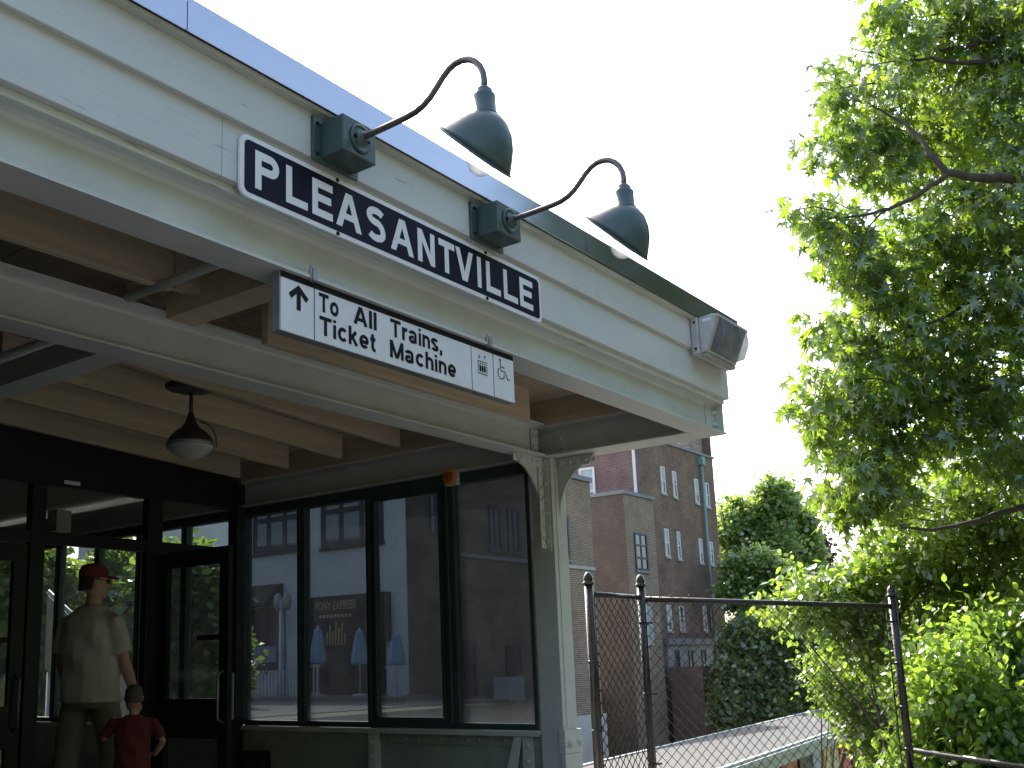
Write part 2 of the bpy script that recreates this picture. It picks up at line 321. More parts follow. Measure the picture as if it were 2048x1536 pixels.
M['leaf_maple'] = leafmat('maple_leaf', (0.062, 0.112, 0.020), (0.27, 0.42, 0.030), 0.46, 0.08, 0.5)
M['leaf_vine'] = leafmat('vine_leaf', (0.10, 0.18, 0.032), (0.30, 0.47, 0.050), 0.55, 0.05)
M['leaf_small'] = leafmat('small_leaf', (0.085, 0.135, 0.028), (0.28, 0.43, 0.045), 0.52, 0.09)
M['leaf_dark'] = leafmat('dark_leaf', (0.090, 0.130, 0.042), (0.26, 0.38, 0.08), 0.4, 0.08)
M['leaf_purple'] = leafmat('purple_leaf', (0.055, 0.035, 0.038), (0.09, 0.04, 0.04), 0.35, 0.08)
M['leaf_light'] = leafmat('light_leaf', (0.12, 0.19, 0.05), (0.36, 0.50, 0.10), 0.45, 0.10)

# ================================================================ SETTING
CUT = -5.2
def ground_z(x, y):
    near, far = (5.4 if x < 6.85 else 2.3), (16.0 if x < 24 else 23.2)
    if y <= near: return -0.02
    if y <= near+0.6: return -0.02 + (CUT+0.02)*(y-near)/0.6
    if y <= far: return CUT
    if y <= far+0.6: return CUT + (-0.02-CUT)*(y-far)/0.6
    return -0.02
xs = [-1500, -300, -60, -20, -5, 0, 3, 6, 6.8, 6.9, 9, 12, 16, 20, 23.9, 24.1, 30, 40, 60, 100, 300, 1500]
ys = [-1500, -300, -60, -20, -5, 0, 2.3, 2.9, 3.5, 5.4, 6.0, 9, 12, 16.0, 16.6, 18, 20.6, 23.2, 23.8, 26, 40, 80, 300, 1500]
b = MB(); b.add([(x, y, ground_z(x, y)) for y in ys for x in xs],
      [(j*len(xs)+i, j*len(xs)+i+1, (j+1)*len(xs)+i+1, (j+1)*len(xs)+i) for j in range(len(ys)-1) for i in range(len(xs)-1)])
tag(b.build('ground', M['earth']), kind='structure')
tag(MB().box(-14, 6.84, -9, 5.2, -0.3, 0.0).box(6.84, 9.4, -9, 2.25, -0.3, 0.0).build('pavement', M['pave']), kind='structure')
tag(MB().box(-5, 200, 6.4, 15.6, CUT-0.3, CUT+0.06).build('track_bed', M['ballast']), kind='structure')
tag(MB().box(8, 26.4, 18.0, 70, -0.2, 0.004).build('street', M['asphalt']), kind='structure')
tag(MB().box(24.4, 27.1, 20.7, 70, -0.2, 0.13).build('far_pavement', M['pave']), kind='structure')

# ================================================================ STATION BUILDING
ST = thing('station_building', (6.5, 4.0, 0), 'sage green steel and timber station entrance with overhanging canopy and glazed side', 'station')
XR = 6.65                                   # right-hand end of the canopy edge
def ibeam(u0, u1, z0, z1, tf=0.013, tw=0.012, k=0.03):
    c = (u0+u1)/2; t = tf
    return [(u0, z0), (u1, z0), (u1, z0+t), (c+tw/2+k, z0+t+0.006), (c+tw/2+0.008, z0+t+0.014), (c+tw/2, z0+t+k),
            (c+tw/2, z1-t-k), (c+tw/2+0.008, z1-t-0.014), (c+tw/2+k, z1-t-0.006), (u1, z1-t), (u1, z1), (u0, z1), (u0, z1-t),
            (c-tw/2-k, z1-t-0.006), (c-tw/2-0.008, z1-t-0.014), (c-tw/2, z1-t-k), (c-tw/2, z0+t+k), (c-tw/2-0.008, z0+t+0.014), (c-tw/2-k, z0+t+0.006), (u0, z0+t)]
ZF = 2.462
eb = MB().prism(ibeam(2.70, 2.868, ZF, 2.690), 0, -4.0, XR).build('edge_beam', M['sage'], ST)
ib = MB().prism(ibeam(3.958, 4.119, ZF, 2.700), 0, -4.0, 6.40).build('inner_beam', M['sage'], ST)
sb = MB().prism(ibeam(6.405, XR-0.003, ZF-0.001, 2.686), 1, 2.872, 13.0).build('side_beam', M['sage'], ST)
# flat bottom flange continuing round the front corner
# timber fascia boards
for a, c in ((-4, 2.262), (2.264, 5.78), (5.782, XR)): MB().box(a, c, 2.662, 2.70, 2.6935, 2.935).build('fascia_board', M['sage_wood'], ST, 0.003)
for a, c in ((-4, 1.08), (1.082, 4.86), (4.862, XR+0.05)): MB().box(a, c, 2.635+random.uniform(0, 0.0015), 2.6615, 2.914, 3.10).build('fascia_board', M['sage_wood'], ST, 0.003)
MB().box(-4, XR-0.02, 2.692, 2.72, 2.664, 2.6925).build('trim_board', M['sage_worn'], ST, 0.002)
MB().box(-4, XR+0.075, 2.602, 2.64, 3.0995, 3.116).build('cornice_trim', M['sage_worn'], ST, 0.002)
MB().box(6.655, XR+0.052, 2.664, 13, 2.914, 3.099).build('side_fascia_board', M['sage_wood'], ST, 0.004)
MB().box(6.60, XR-0.001, 2.703, 13, 2.694, 2.934).build('side_fascia_board', M['sage_wood'], ST, 0.004)
MB().box(6.402, 6.418, 2.876, 7.2, 2.688, 2.90).build('ceiling_edge_board', M['plank'], ST)
MB().box(-4, 6.60, 2.72, 13, 3.182, 3.222).build('roof', M['roofing'], ST)
# metal coping in lengths with seams
seam1 = P(374, 62, 1, 2.593).x; seam2 = P(1173, 506, 1, 2.593).x
cuts = [-4, seam1, seam2, XR+0.09]
for a, c in zip(cuts[:-1], cuts[1:]):
    pr = [(2.582, 3.112), (2.594, 3.108), (2.598, 3.117), (2.592, 3.122), (2.594, 3.248), (2.70, 3.262), (2.70, 3.12), (2.60, 3.116), (2.604, 3.128), (2.604, 3.236), (2.598, 3.125)]
    pr = [(2.584, 3.110), (2.5925, 3.122), (2.5935, 3.248), (2.72, 3.262), (2.72, 3.118), (2.60, 3.118)]
    MB().prism(pr, 0, a+0.002, c-0.002).build('coping', M['coping'], ST)
MB().box(XR+0.086, XR+0.0885, 2.60, 13, 3.112, 3.25).build('side_coping', M['coping'], ST)
# ceiling planks (run front to back) and joists (run across, roof falls to the right)
def zj(x): return 2.675 + (6.2-x)*0.055
x = 1.2; k = 0
while x < 6.38:
    x1 = min(x+0.145, 6.40)
    za, zb = zj(x)+0.205+random.uniform(-0.003, 0.003), zj(x1)+0.205+random.uniform(-0.003, 0.003)
    MB().hexa([(x+0.002, 2.875, za), (x1-0.002, 2.875, zb), (x1-0.002, 7.24, zb), (x+0.002, 7.24, za), (x+0.002, 2.875, za+0.022), (x1-0.002, 2.875, zb+0.022), (x1-0.002, 7.24, zb+0.022), (x+0.002, 7.24, za+0.022)]).build('ceiling_plank', M['plank'], ST)
    x = x1; k += 1
def joist(y, xa, xb, drop=0.0, h=0.203, t=0.045):
    MB().hexa([(xa, y, zj(xa)-drop), (xb, y, zj(xb)-drop), (xb, y+t, zj(xb)-drop), (xa, y+t, zj(xa)-drop),
               (xa, y, zj(xa)-drop+h), (xb, y, zj(xb)-drop+h), (xb, y+t, zj(xb)-drop+h), (xa, y+t, zj(xa)-drop+h)]).build('joist', M['tan'], ST, 0.003)
for y in (4.54, 5.15, 5.76, 6.38, 6.99):
    joist(y, 3.22, 6.2)
xf = P(348, 540, 1, 3.70).x
b = MB().box(-3, xf, 3.70, 3.745, 2.70, 2.905); b.build('joist', M['tan'], ST, 0.003)
MB().box(xf+0.012, 3.10, 3.705, 3.75, 2.715, 2.90).build('joist', M['tan'], ST, 0.003)
pj = P(1061, 842, 1, 3.70)
MB().box(3.45, pj.x, 3.70, 3.745, pj.z, pj.z+0.22).build('joist', M['tan'], ST, 0.003)
MB().box(P(990, 700, 1, 3.1).x, P(1207, 800, 1, 3.1).x, 3.05, 3.095, 2.75, 2.90).build('joist', M['tan'], ST, 0.003)
# cross beams front to back
MB().box(3.03, 3.20, 2.875, 3.955, 2.66, 2.90).build('cross_beam', M['tan'], ST, 0.003)
MB().prism(ibeam(3.03, 3.20, 2.60, 2.80), 1, 4.125, 7.2).build('cross_beam', M['sage'], ST)
MB().tube([(2.80, 2.88, 2.70), (2.80, 3.94, 2.70)], 0.022).build('conduit', M['sage'], ST)
MB().tube([(2.86, 4.13, 2.66), (2.86, 7.2, 2.66)], 0.022).build('conduit', M['sage'], ST)
# splice plate with two bolts at the end of the edge beam
sp = MB().box(6.50, 6.645, 2.769, 2.777, 2.480, 2.672).build('splice_plate', M['sage'], ST, 0.002)
rv = MB().lathe((0, 0, 0), [(0.0165, 0), (0.0155, 0.005), (0.011, 0.010), (0.004, 0.0125)], 10); RIV = rv.mesh('rivet'); RIV.materials.append(M['sage'])
bo = MB().lathe((0, 0, 0), [(0.028, 0), (0.028, 0.006), (0.019, 0.007), (0.018, 0.022), (0.008, 0.026)], 6); BOLT = bo.mesh('bolt'); BOLT.materials.append(M['sage'])
for z in (2.535, 2.615): piece('bolt', BOLT, None, sp, (6.61, 2.769, z), (rad(90), 0, 0))
MB().box(6.634, 6.6485, 2.712, 2.856, 2.4755, 2.6765).build('end_plate', M['sage'], ST, 0.002)
# corner column
XC0, XC1, YC0, YC1 = 6.452, 6.640, 3.957, 4.135
col = MB()
col.box(XC0, XC1, YC0, YC0+0.02, 0.0, ZF-0.002)
col.box(XC0, XC0+0.02, YC0+0.02, YC1, 0.0, ZF-0.002); col.box(XC1-0.02, XC1, YC0+0.02, YC1, 0.0, ZF-0.002); col.box(XC0+0.02, XC1-0.02, YC1-0.02, YC1, 0, ZF-0.002)
CO = col.build('column', M['sage'], ST)
MB().box(XC0+0.046, XC0+0.052, YC0-0.006, YC0, 0.57, ZF-0.01).build('column_rib', M['sage'], CO)
MB().box(XC0-0.018, XC1+0.022, YC0-0.022, YC0+0.03, 0.39, 0.548).build('column_collar', M['sage_worn'], CO, 0.003)
MB().box(XC0-0.02, XC1+0.018, YC0-0.02, YC0+0.01, 0.0, 0.388).build('column_skirt', M['sage'], CO, 0.003)
for xx in (XC0+0.04, XC1-0.02): piece('bolt', BOLT, None, CO, (xx, YC0-0.022, 0.455), (rad(90), 0, 0))
# curved gusset brackets
def gusset(plane, u0, ulen, z1, zlen, t=0.012, n=12):
    """concave quarter plate in the plane 'plane' axis; u0 at the column, growing by ulen"""
    pts = [(u0, z1), (u0+ulen, z1), (u0+ulen, z1-0.055)]
    for i in range(n+1):
        a = i/n*math.pi/2
        pts.append((u0+ulen*0.97 - (ulen*0.97-0.0)*math.sin(a), z1-0.055-(zlen-0.055)*(1-math.cos(a))))
    pts.append((u0, z1-zlen))
    return pts
g1 = MB().prism(gusset(1, XC0-0.002, -0.36, ZF-0.002, 0.55), 1, 4.030, 4.044)
G1 = g1.build('bracket', M['sage'], ST)
# angles on bracket: vertical leg against the column, horizontal leg under beam
MB().box(XC0-0.070, XC0-0.004, 4.014, 4.029, ZF-0.66, ZF-0.05).build('angle', M['sage'], G1, 0.002)
MB().prism([(XC0-0.35, ZF-0.003), (XC0-0.01, ZF-0.003), (XC0-0.01, ZF-0.075), (XC0-0.30, ZF-0.075)], 1, 4.012, 4.0285).build('angle', M['sage'], G1, 0.002)
MB().box(XC0-0.014, XC0-0.003, 3.975, 4.10, ZF-0.68, ZF-0.02).build('angle', M['sage'], G1, 0.002)
for i in range(6): piece('rivet', RIV, None, G1, (XC0-0.037, 4.014, ZF-0.13-i*0.092), (rad(90), 0, 0))
for i in range(6): piece('rivet', RIV, None, G1, (XC0-0.014, 4.00, ZF-0.09-i*0.105), (0, rad(-90), 0))
for i in range(4): piece('rivet', RIV, None, G1, (XC0-0.08-i*0.07, 4.012, ZF-0.037), (rad(90), 0, 0))
g2 = MB().prism(gusset(0, YC0-0.001, -0.31, ZF-0.003, 0.44), 0, 6.548, 6.560)
G2 = g2.build('bracket', M['sage'], ST)
MB().prism([(YC0-0.315, ZF-0.004), (YC0-0.01, ZF-0.004), (YC0-0.01, ZF-0.078), (YC0-0.27, ZF-0.078)], 0, 6.532, 6.5465).build('angle', M['sage'], G2, 0.002)
for i in range(4): piece('rivet', RIV, None, G2, (6.532, YC0-0.045-i*0.068, ZF-0.042), (0, rad(-90), 0))
# clip angles where inner beam meets side beam
ca = MB().box(6.31, 6.395, 4.015, 4.026, ZF+0.03, 2.66).build('clip_angle', M['sage'], ST, 0.002)
for z in (2.53, 2.60):
    for xx in (6.335, 6.37): piece('rivet', RIV, None, ca, (xx, 4.015, z), (rad(90), 0, 0))
cb = MB().box(6.512, 6.520, 3.86, 3.953, ZF+0.03, 2.66).build('clip_angle', M['sage'], ST, 0.002)
for z in (2.53, 2.60): piece('rivet', RIV, None, cb, (6.512, 3.90, z), (0, rad(-90), 0))
# side window wall
def window_bay(name, panes, y0, y1, zb, zt, xw, glass='pane'):
    """a run of fixed panes: outer frame with mullions as sub-parts"""
    fr = MB()
    fr.box(xw-0.045, xw+0.045, y0-0.035, y1+0.035, zt, zt+0.085); fr.box(xw-0.045, xw+0.045, y0-0.035, y1+0.035, zb-0.042, zb)
    fr.box(xw-0.045, xw+0.045, y0-0.035, y0, zb+0.0005, zt-0.0005); fr.box(xw-0.045, xw+0.045, y1, y1+0.035, zb+0.0005, zt-0.0005)
    W = fr.build(name, M['frame_green'], ST, 0.003)
    ps = sorted(panes)
    for (a, c), (a2, c2) in zip(ps[:-1], ps[1:]):
        MB().box(xw-0.04, xw+0.04, c, a2, zb+0.001, zt-0.001).build('mullion', M['frame_green'], W, 0.003)
        MB().box(xw-0.062, xw-0.041, (c+a2)/2-0.012, (c+a2)/2+0.012, zb+0.001, zt-0.001).build('mullion_bead', M['frame_green'], W, 0.003)
    for i, (a, c) in enumerate(ps):
        MB().box(xw-0.003, xw+0.003, a-0.004, c+0.004, zb-0.004, zt+0.004).build('pane', M[glass], W)
    return W
ZB, ZT, XW = 0.585, 2.372, 6.50
panes = [(4.19, 4.855), (4.975, 5.675), (5.76, 6.468), (6.552, 7.21)]
W1 = window_bay('side_window', panes, 4.19, 7.21, ZB, ZT, XW)
fr = MB()                                          # opening casement inside the second bay
a, c = 4.976, 5.674
fr.box(XW-0.052, XW-0.03, a, c, ZB+0.001, ZB+0.038); fr.box(XW-0.052, XW-0.03, a, c, ZT-0.045, ZT-0.001)
fr.box(XW-0.052, XW-0.03, a, a+0.022, ZB+0.04, ZT-0.047); fr.box(XW-0.052, XW-0.03, c-0.022, c, ZB+0.04, ZT-0.047)
fr.build('casement_frame', M['frame_green'], W1, 0.002)
panes2 = [(7.42+i*0.70, 7.42+i*0.70+0.62) for i in range(8)]
W2 = window_bay('side_window', panes2, 7.42, panes2[-1][1], ZB, ZT, XW, 'passage_glass')
MB().box(6.43, 6.56, 4.145, 12.98, 0.515, 0.540).build('window_sill', M['sage'], ST, 0.003)
MB().box(6.425, 6.455, 4.15, 7.25, 0.500, 0.514).build('sill_lip', M['sage'], ST, 0.003)
lw = MB().box(6.50, 6.52, 4.14, 13, 0.0, 0.5145).build('lower_wall', M['panel_green'], ST)
MB().box(6.485, 6.4995, 4.15, 7.24, 0.425, 0.495).build('rivet_strip', M['panel_green'], lw, 0.002)
RIV2 = RIV.copy(); RIV2.name = 'rivet_panel'; RIV2.materials.clear(); RIV2.materials.append(M['panel_green'])
for i in range(26): piece('rivet', RIV2, None, lw, (6.485, 4.24+i*0.115, 0.462), (0, rad(-90), 0))
st = MB().box(6.43, 6.4995, 5.66, 5.672, 0.0, 0.499); st.box(6.43, 6.442, 5.6725, 5.735, 0.0, 0.499)
st.build('stiffener', M['sage'], lw, 0.002)
for i in range(4): piece('rivet', RIV, None, lw, (6.43, 5.70, 0.43-i*0.11), (0, rad(-90), 0))
st = MB().prism([(4.30, 0.499), (4.36, 0.499), (4.52, 0.0), (4.40, 0.0)], 0, 6.44, 6.452); st.build('stiffener', M['sage'], lw, 0.002)
st = MB().box(6.452, 6.484, 4.22, 4.30, 0.0, 0.499); st.build('stiffener', M['sage'], lw, 0.002)
for i in range(4): piece('rivet', RIV, None, lw, (6.452, 4.26, 0.44-i*0.11), (0, rad(-90), 0))
MB().box(6.40, 6.498, 6.90, 7.17, 0.12, 0.33).build('junction_cover', M['black'], lw, 0.02)
# entrance screen with doors
YD = 7.28
hd = MB().box(1.2, 6.44, YD-0.04, YD+0.06, 2.44, 3.02).build('door_header', M['black'], ST)
MB().box(6.36, 6.455, YD-0.07, YD+0.05, 0.0, 2.70).build('door_post', M['door_black'], ST, 0.004)
MB().box(1.2, 6.355, YD-0.03, YD+0.03, 1.99, 2.085).build('transom_bar', M['door_black'], ST, 0.004)
for xx, ww in ((5.42, 0.15), (4.36, 0.12), (3.30, 0.1), (2.2, 0.1)):
    MB().box(xx, xx+ww, YD-0.04, YD+0.04, 0.0, 2.438).build('door_post', M['door_black'], ST, 0.004)
MB().box(1.0, 1.2, 2.9, 13, 0.0, 3.05).build('left_blocker_wall', M['inner_wall'], ST)  # unseen closure added on the left to keep the interior dark
MB().box(1.2, 6.5, 12.9, 13.0, 0.0, 3.05).build('end_blocker_wall', M['inner_wall'], ST)  # unseen back closure, added to shut daylight out of the passage
MB().box(1.2, 6.40, YD+0.065, 12.88, 2.74, 2.78).build('inner_ceiling', M['inner_wall'], ST)
MB().box(1.2, 6.6, 5.2, 13.2, -0.35, 0.003).build('floor_slab', M['floor'], ST)
MB().box(4.62, 4.76, YD-0.045, YD-0.0405, 2.465, 2.495).build('header_label', M['sign_white'], ST)
lb = P(135, 990, 1, 8.6)
MB().box(lb.x-0.10, lb.x+0.05, 8.6, 8.75, 2.30, 2.50).build('ceiling_fixture', M['grey_cast'], ST)
def door_leaf(label, hinge, ang, width=0.86, h=1.975):
    """narrow-stile door: leaf frame, glass, mid rail, lower panel, pull handle"""
    b = MB(); s = 0.105; t = 0.022
    b.box(0, s, -t, t, 0.01, h); b.box(width-s, width, -t, t, 0.01, h)
    b.box(s, width-s, -t, t, h-0.13, h); b.box(s, width-s, -t, t, 0.01, 0.16); b.box(s, width-s, -t, t, 0.50, 0.80)
    me = b.mesh('door'); me.materials.append(M['door_black'])
    o = bpy.data.objects.new('door', me); COL.objects.link(o); o.parent = ST
    o.location = Vector(hinge)-WLOC[ST.name]; o.rotation_euler = (0, 0, ang); WLOC[o.name] = Vector((0, 0, 0))
    g = MB().box(s, width-s, -0.003, 0.003, 0.80, h-0.13).build('door_glass', M['door_glass'], o)
    g = MB().box(s, width-s, -0.003, 0.003, 0.16, 0.50).build('door_glass', M['door_glass'], o)
    MB().tube([(width-0.05, -t, 0.62), (width-0.05, -0.075, 0.65), (width-0.05, -0.075, 0.98), (width-0.05, -t, 1.01)], 0.011, 8).build('pull_handle', M['steel'], o)
    MB().tube([(width-0.05, t, 0.62), (width-0.05, 0.075, 0.65), (width-0.05, 0.075, 0.98), (width-0.05, t, 1.01)], 0.011, 8).build('pull_handle', M['steel'], o)
    MB().box(s+0.02, width-s-0.02, -0.012, -0.0225+0.002, 0.485, 0.495).build('kick_rail', M['steel'], o)
    MB().box(width*0.55, width-s-0.01, -0.008, -0.004, 1.25, 1.29).build('door_sticker', M['black'], o)
    return o
door_leaf('', (5.56, YD-0.05, 0.0), rad(-90))          # leaf standing open towards the camera
door_leaf('', (3.41, YD, 0.0), 0.0, 0.94)
door_leaf('', (2.31, YD, 0.0), 0.0, 0.94)
# rail of the stair seen through the doors
sr = thing('stair_balustrade', (8.4, 11.2, -2), 'pale sloping stair balustrade outside the glazed passage behind the man', 'balustrade')
a = PF(95, 1190, 13.5); c = PF(300, 1385, 13.5)
MB().hexa([a+Vector((0, 0, -0.9)), c+Vector((0, 0, -0.9)), c+Vector((0.1, 0.1, -0.9)), a+Vector((0.1, 0.1, -0.9)), a, c, c+Vector((0.1, 0.1, 0)), a+Vector((0.1, 0.1, 0))]).build('balustrade_panel', M['concrete'], sr)
MB().tube([a+Vector((0, 0, 0.05)), c+Vector((0, 0, 0.05))], 0.03).build('handrail', M['steel'], sr)
for t_ in (0.05, 0.5, 0.95):
    q = a.lerp(c, t_); MB().tube([q+Vector((0.05, 0.05, -0.9)), (q.x+0.05, q.y+0.05, CUT)], 0.05).build('support_post', M['steel'], sr)

# ================================================================ SIGNS
def text_mesh(body):
    cu = bpy.data.curves.new('txt', 'FONT'); cu.body = body; cu.resolution_u = 4; cu.offset = 0.012
    ob = bpy.data.objects.new('txt', cu); COL.objects.link(ob)
    me = bpy.data.meshes.new_from_object(ob.evaluated_get(bpy.context.evaluated_depsgraph_get()))
    bpy.data.objects.remove(ob); v = np.empty(len(me.vertices)*3); me.vertices.foreach_get('co', v); v = v.reshape(-1, 3)
    fs = [tuple(p.vertices) for p in me.polygons]; bpy.data.meshes.remove(me)
    return v, fs
CAPH = None
def put_text(mb, body, x0, x1, zbase, cap, y):
    global CAPH
    if CAPH is None:
        vv, _ = text_mesh('T'); CAPH = vv[:, 1].max()
    v, fs = text_mesh(body); sx = (x1-x0)/(v[:, 0].max()-v[:, 0].min()); sz = cap/CAPH
    pts = [(x0+(p[0]-v[:, 0].min())*sx, y, zbase+p[1]*sz) for p in v]
    mb.add(pts, fs)
# ---- station name sign
YS = 2.645
sx0, sx1 = 2.332, 4.302; sz0, sz1 = 2.647, 2.886
def rrect(x0, x1, z0, z1, r, n=6):
    pts = []
    for cx_, cz_, a0 in ((x1-r, z1-r, 0), (x0+r, z1-r, 90), (x0+r, z0+r, 180), (x1-r, z0+r, 270)):
        for i in range(n+1):
            a = rad(a0+90*i/n); pts.append((cx_+r*math.cos(a), cz_+r*math.sin(a)))
    return pts
NS = thing('name_sign', ((sx0+sx1)/2, YS, sz0), 'long navy station name board with white rounded border and capital letters, below the gooseneck lamps', 'sign')
MB().prism(rrect(sx0, sx1, sz0, sz1, 0.035), 1, YS, YS+0.012).build('border_plate', M['sign_white'], NS)
MB().prism(rrect(sx0+0.019, sx1-0.019, sz0+0.019, sz1-0.019, 0.022), 1, YS-0.0015, YS+0.001).build('face_panel', M['sign_navy'], NS)
def stroke(mb, pts, wd, y):
    for (x0, z0), (x1, z1) in zip(pts[:-1], pts[1:]):
        d = Vector((x1-x0, z1-z0)); n = Vector((-d.y, d.x)).normalized()*wd/2
        mb.add([(x0+n.x, y, z0+n.y), (x0-n.x, y, z0-n.y), (x1-n.x, y, z1-n.y), (x1+n.x, y, z1+n.y)], [(0, 1, 2, 3)])
def ribbon(mb, pts, wd, y):
    m = len(pts); L_, R_ = [], []
    for i, p in enumerate(pts):
        a = Vector(pts[max(i-1, 0)]); c = Vector(pts[min(i+1, m-1)]); d = (c-a).normalized(); n = Vector((-d.y, d.x))*wd/2
        L_.append((p[0]+n.x, y, p[1]+n.y)); R_.append((p[0]-n.x, y, p[1]-n.y))
    mb.add(L_+R_, [(i, i+1, m+i+1, m+i) for i in range(m-1)])
def glyph(ch, x0, x1, z0, z1, wd, y):
    """block capitals drawn as flat strokes"""
    b = MB(); h = wd/2; W = x1-x0; H = z1-z0
    rect = lambda a, c, e, g: b.add([(a, y, e), (c, y, e), (c, y, g), (a, y, g)], [(0, 1, 2, 3)])
    poly = lambda pts: b.add([(p, y, q) for p, q in pts], [tuple(range(len(pts)))])
    if ch in 'LEPI' or ch == 'T':
        if ch == 'T': rect((x0+x1)/2-h, (x0+x1)/2+h, z0, z1-wd); rect(x0, x1, z1-wd, z1)
        else: rect(x0, x0+wd, z0, z1)
    if ch == 'L': rect(x0+wd, x1, z0, z0+wd)
    if ch == 'E':
        rect(x0+wd, x1, z0, z0+wd); rect(x0+wd, x1, z1-wd, z1); rect(x0+wd, x1-W*0.08, z0+H*0.52-h, z0+H*0.52+h)
    if ch == 'P':
        r = H*0.29; cz = z1-r; pts = [(x0+wd, z1-h)]
        for i in range(13):
            a = rad(90-180*i/12); pts.append((x1-r+(r-h)*math.cos(a), cz+(r-h)*math.sin(a)))
        pts.append((x0+wd, z1-2*r+h)); ribbon(b, pts, wd, y)
    if ch in 'AV':
        xm = (x0+x1)/2; k = wd*1.08; zl, zh = (z0, z1) if ch == 'A' else (z1, z0)
        poly([(x0, zl), (x0+k, zl), (xm+k*0.42, zh), (xm-k*0.56, zh)])
        b.add([(x1-k, y-0.0003, zl), (x1, y-0.0003, zl), (xm+k*0.56, y-0.0003, zh), (xm-k*0.42, y-0.0003, zh)], [(0, 1, 2, 3)])
        if ch == 'A':
            zc = z0+H*0.24; f = 0.24; b.add([(x0+k*0.5+(xm-x0)*f, y-0.0006, zc), (x1-k*0.5-(x1-xm)*f, y-0.0006, zc), (x1-k*0.5-(x1-xm)*(f+0.17), y-0.0006, zc+wd*0.86), (x0+k*0.5+(xm-x0)*(f+0.17), y-0.0006, zc+wd*0.86)], [(0, 1, 2, 3)])
    if ch == 'N':
        rect(x0, x0+wd, z0, z1); rect(x1-wd, x1, z0, z1)
        b.add([(x0+wd, y-0.0002, z1), (x0+wd*0.02, y-0.0002, z1), (x1-wd, y-0.0002, z0), (x1-wd*0.02, y-0.0002, z0)], [(0, 1, 2, 3)])
    if ch == 'S':
        r = H*0.272; rx = W/2-h; cxm = (x0+x1)/2; pts = []
        ct = z1-r; cbm = z0+r; rz = r-h
        for i in range(17):
            a = rad(28+(242)*i/16); pts.append((cxm+rx*math.cos(a), ct+rz*math.sin(a)))
        for i in range(1, 17):
            a = rad(90-242*i/16); pts.append((cxm+rx*math.cos(a), cbm+(r+ (ct-r-cbm-r)*0)*0 + (ct-cbm-rz)*max(0, math.sin(a)) + rz*min(0, math.sin(a))))
        ribbon(b, pts, wd, y)
    return b
boxes = [('P', 100, 258), ('L', 304, 447), ('E', 477, 612), ('A', 634, 802), ('S', 836, 960), ('A', 994, 1146), ('N', 1173, 1286),
         ('T', 1312, 1417), ('V', 1424, 1541), ('I', 1567, 1600), ('L', 1626, 1720), ('L', 1741, 1833), ('E', 1848, 1934)]
def zx(zx_, zy_): return P(480+zx_/3.303, 260+zy_/3.303, 1, YS-0.002)
lt0, lt1 = zx(90, 380), zx(112, 135)
LZ0, LZ1 = 2.692, 2.840
for ch, a, c in boxes:
    cy = lambda q: 255+0.484*(q-165)
    xa, xb = zx(a, cy(a)).x, zx(c, cy(c)).x
    glyph(ch, xa, xb, LZ0, LZ1, 0.0308, YS-0.0025).build('letter', M['sign_white'], NS, fix=False)
sbolt = MB().lathe((0, 0, 0), [(0.008, 0), (0.008, 0.005), (0.004, 0.007)], 8).mesh('sign_bolt'); sbolt.materials.append(M['sign_black'])
for xx in (2.83, 3.83):
    for zz in (sz0+0.008, sz1-0.008): piece('sign_bolt', sbolt, None, NS, (xx, YS, zz), (rad(90), 0, 0))
# ---- hanging direction sign
YT = 2.722
tl_, br_ = P(560, 543, 1, YT), P(1032, 808, 1, YT); tx0, tx1 = P(561, 600, 1, YT).x, P(1027, 760, 1, YT).x
tz0, tz1 = 2.229, ZF-0.0015
DS = thing('direction_sign', ((tx0+tx1)/2, YT, tz0), 'white hanging direction sign with arrow and wheelchair symbol, clamped under the canopy edge', 'sign')
MB().box(tx0-0.004, tx1+0.004, YT+0.001, YT+0.045, tz0-0.002, tz1).build('case', M['steel'], DS, 0.002)
MB().box(tx0, tx1, YT-0.002, YT+0.0005, tz0, tz1-0.0255).build('face_panel', M['sign_white'], DS)
MB().box(tx0, tx1, YT-0.0025, YT+0.0005, tz1-0.025, tz1-0.001).build('header_strip', M['sign_black'], DS)
YL = YT-0.0032
def zt(a, c): return P(540+a/3.938, 520+c/3.938, 1, YT)
for a in (345, 1580, 1752):
    q = zt(a, 200+0.365*(a-345)+60).x; MB().box(q-0.0016, q+0.0016, YL, YT-0.0021, tz0, tz1-0.026).build('divider_line', M['sign_black'], DS)
zb1, zb2, cap = 2.3505, 2.2575, 0.0765
def arc(cx_, cz_, rx_, rz_, a0, a1, n=16): return [(cx_+rx_*math.cos(rad(a0+(a1-a0)*i/n)), cz_+rz_*math.sin(rad(a0+(a1-a0)*i/n))) for i in range(n+1)]
SW, XH = 0.198, 0.745                      # stem width and x-height, in cap heights
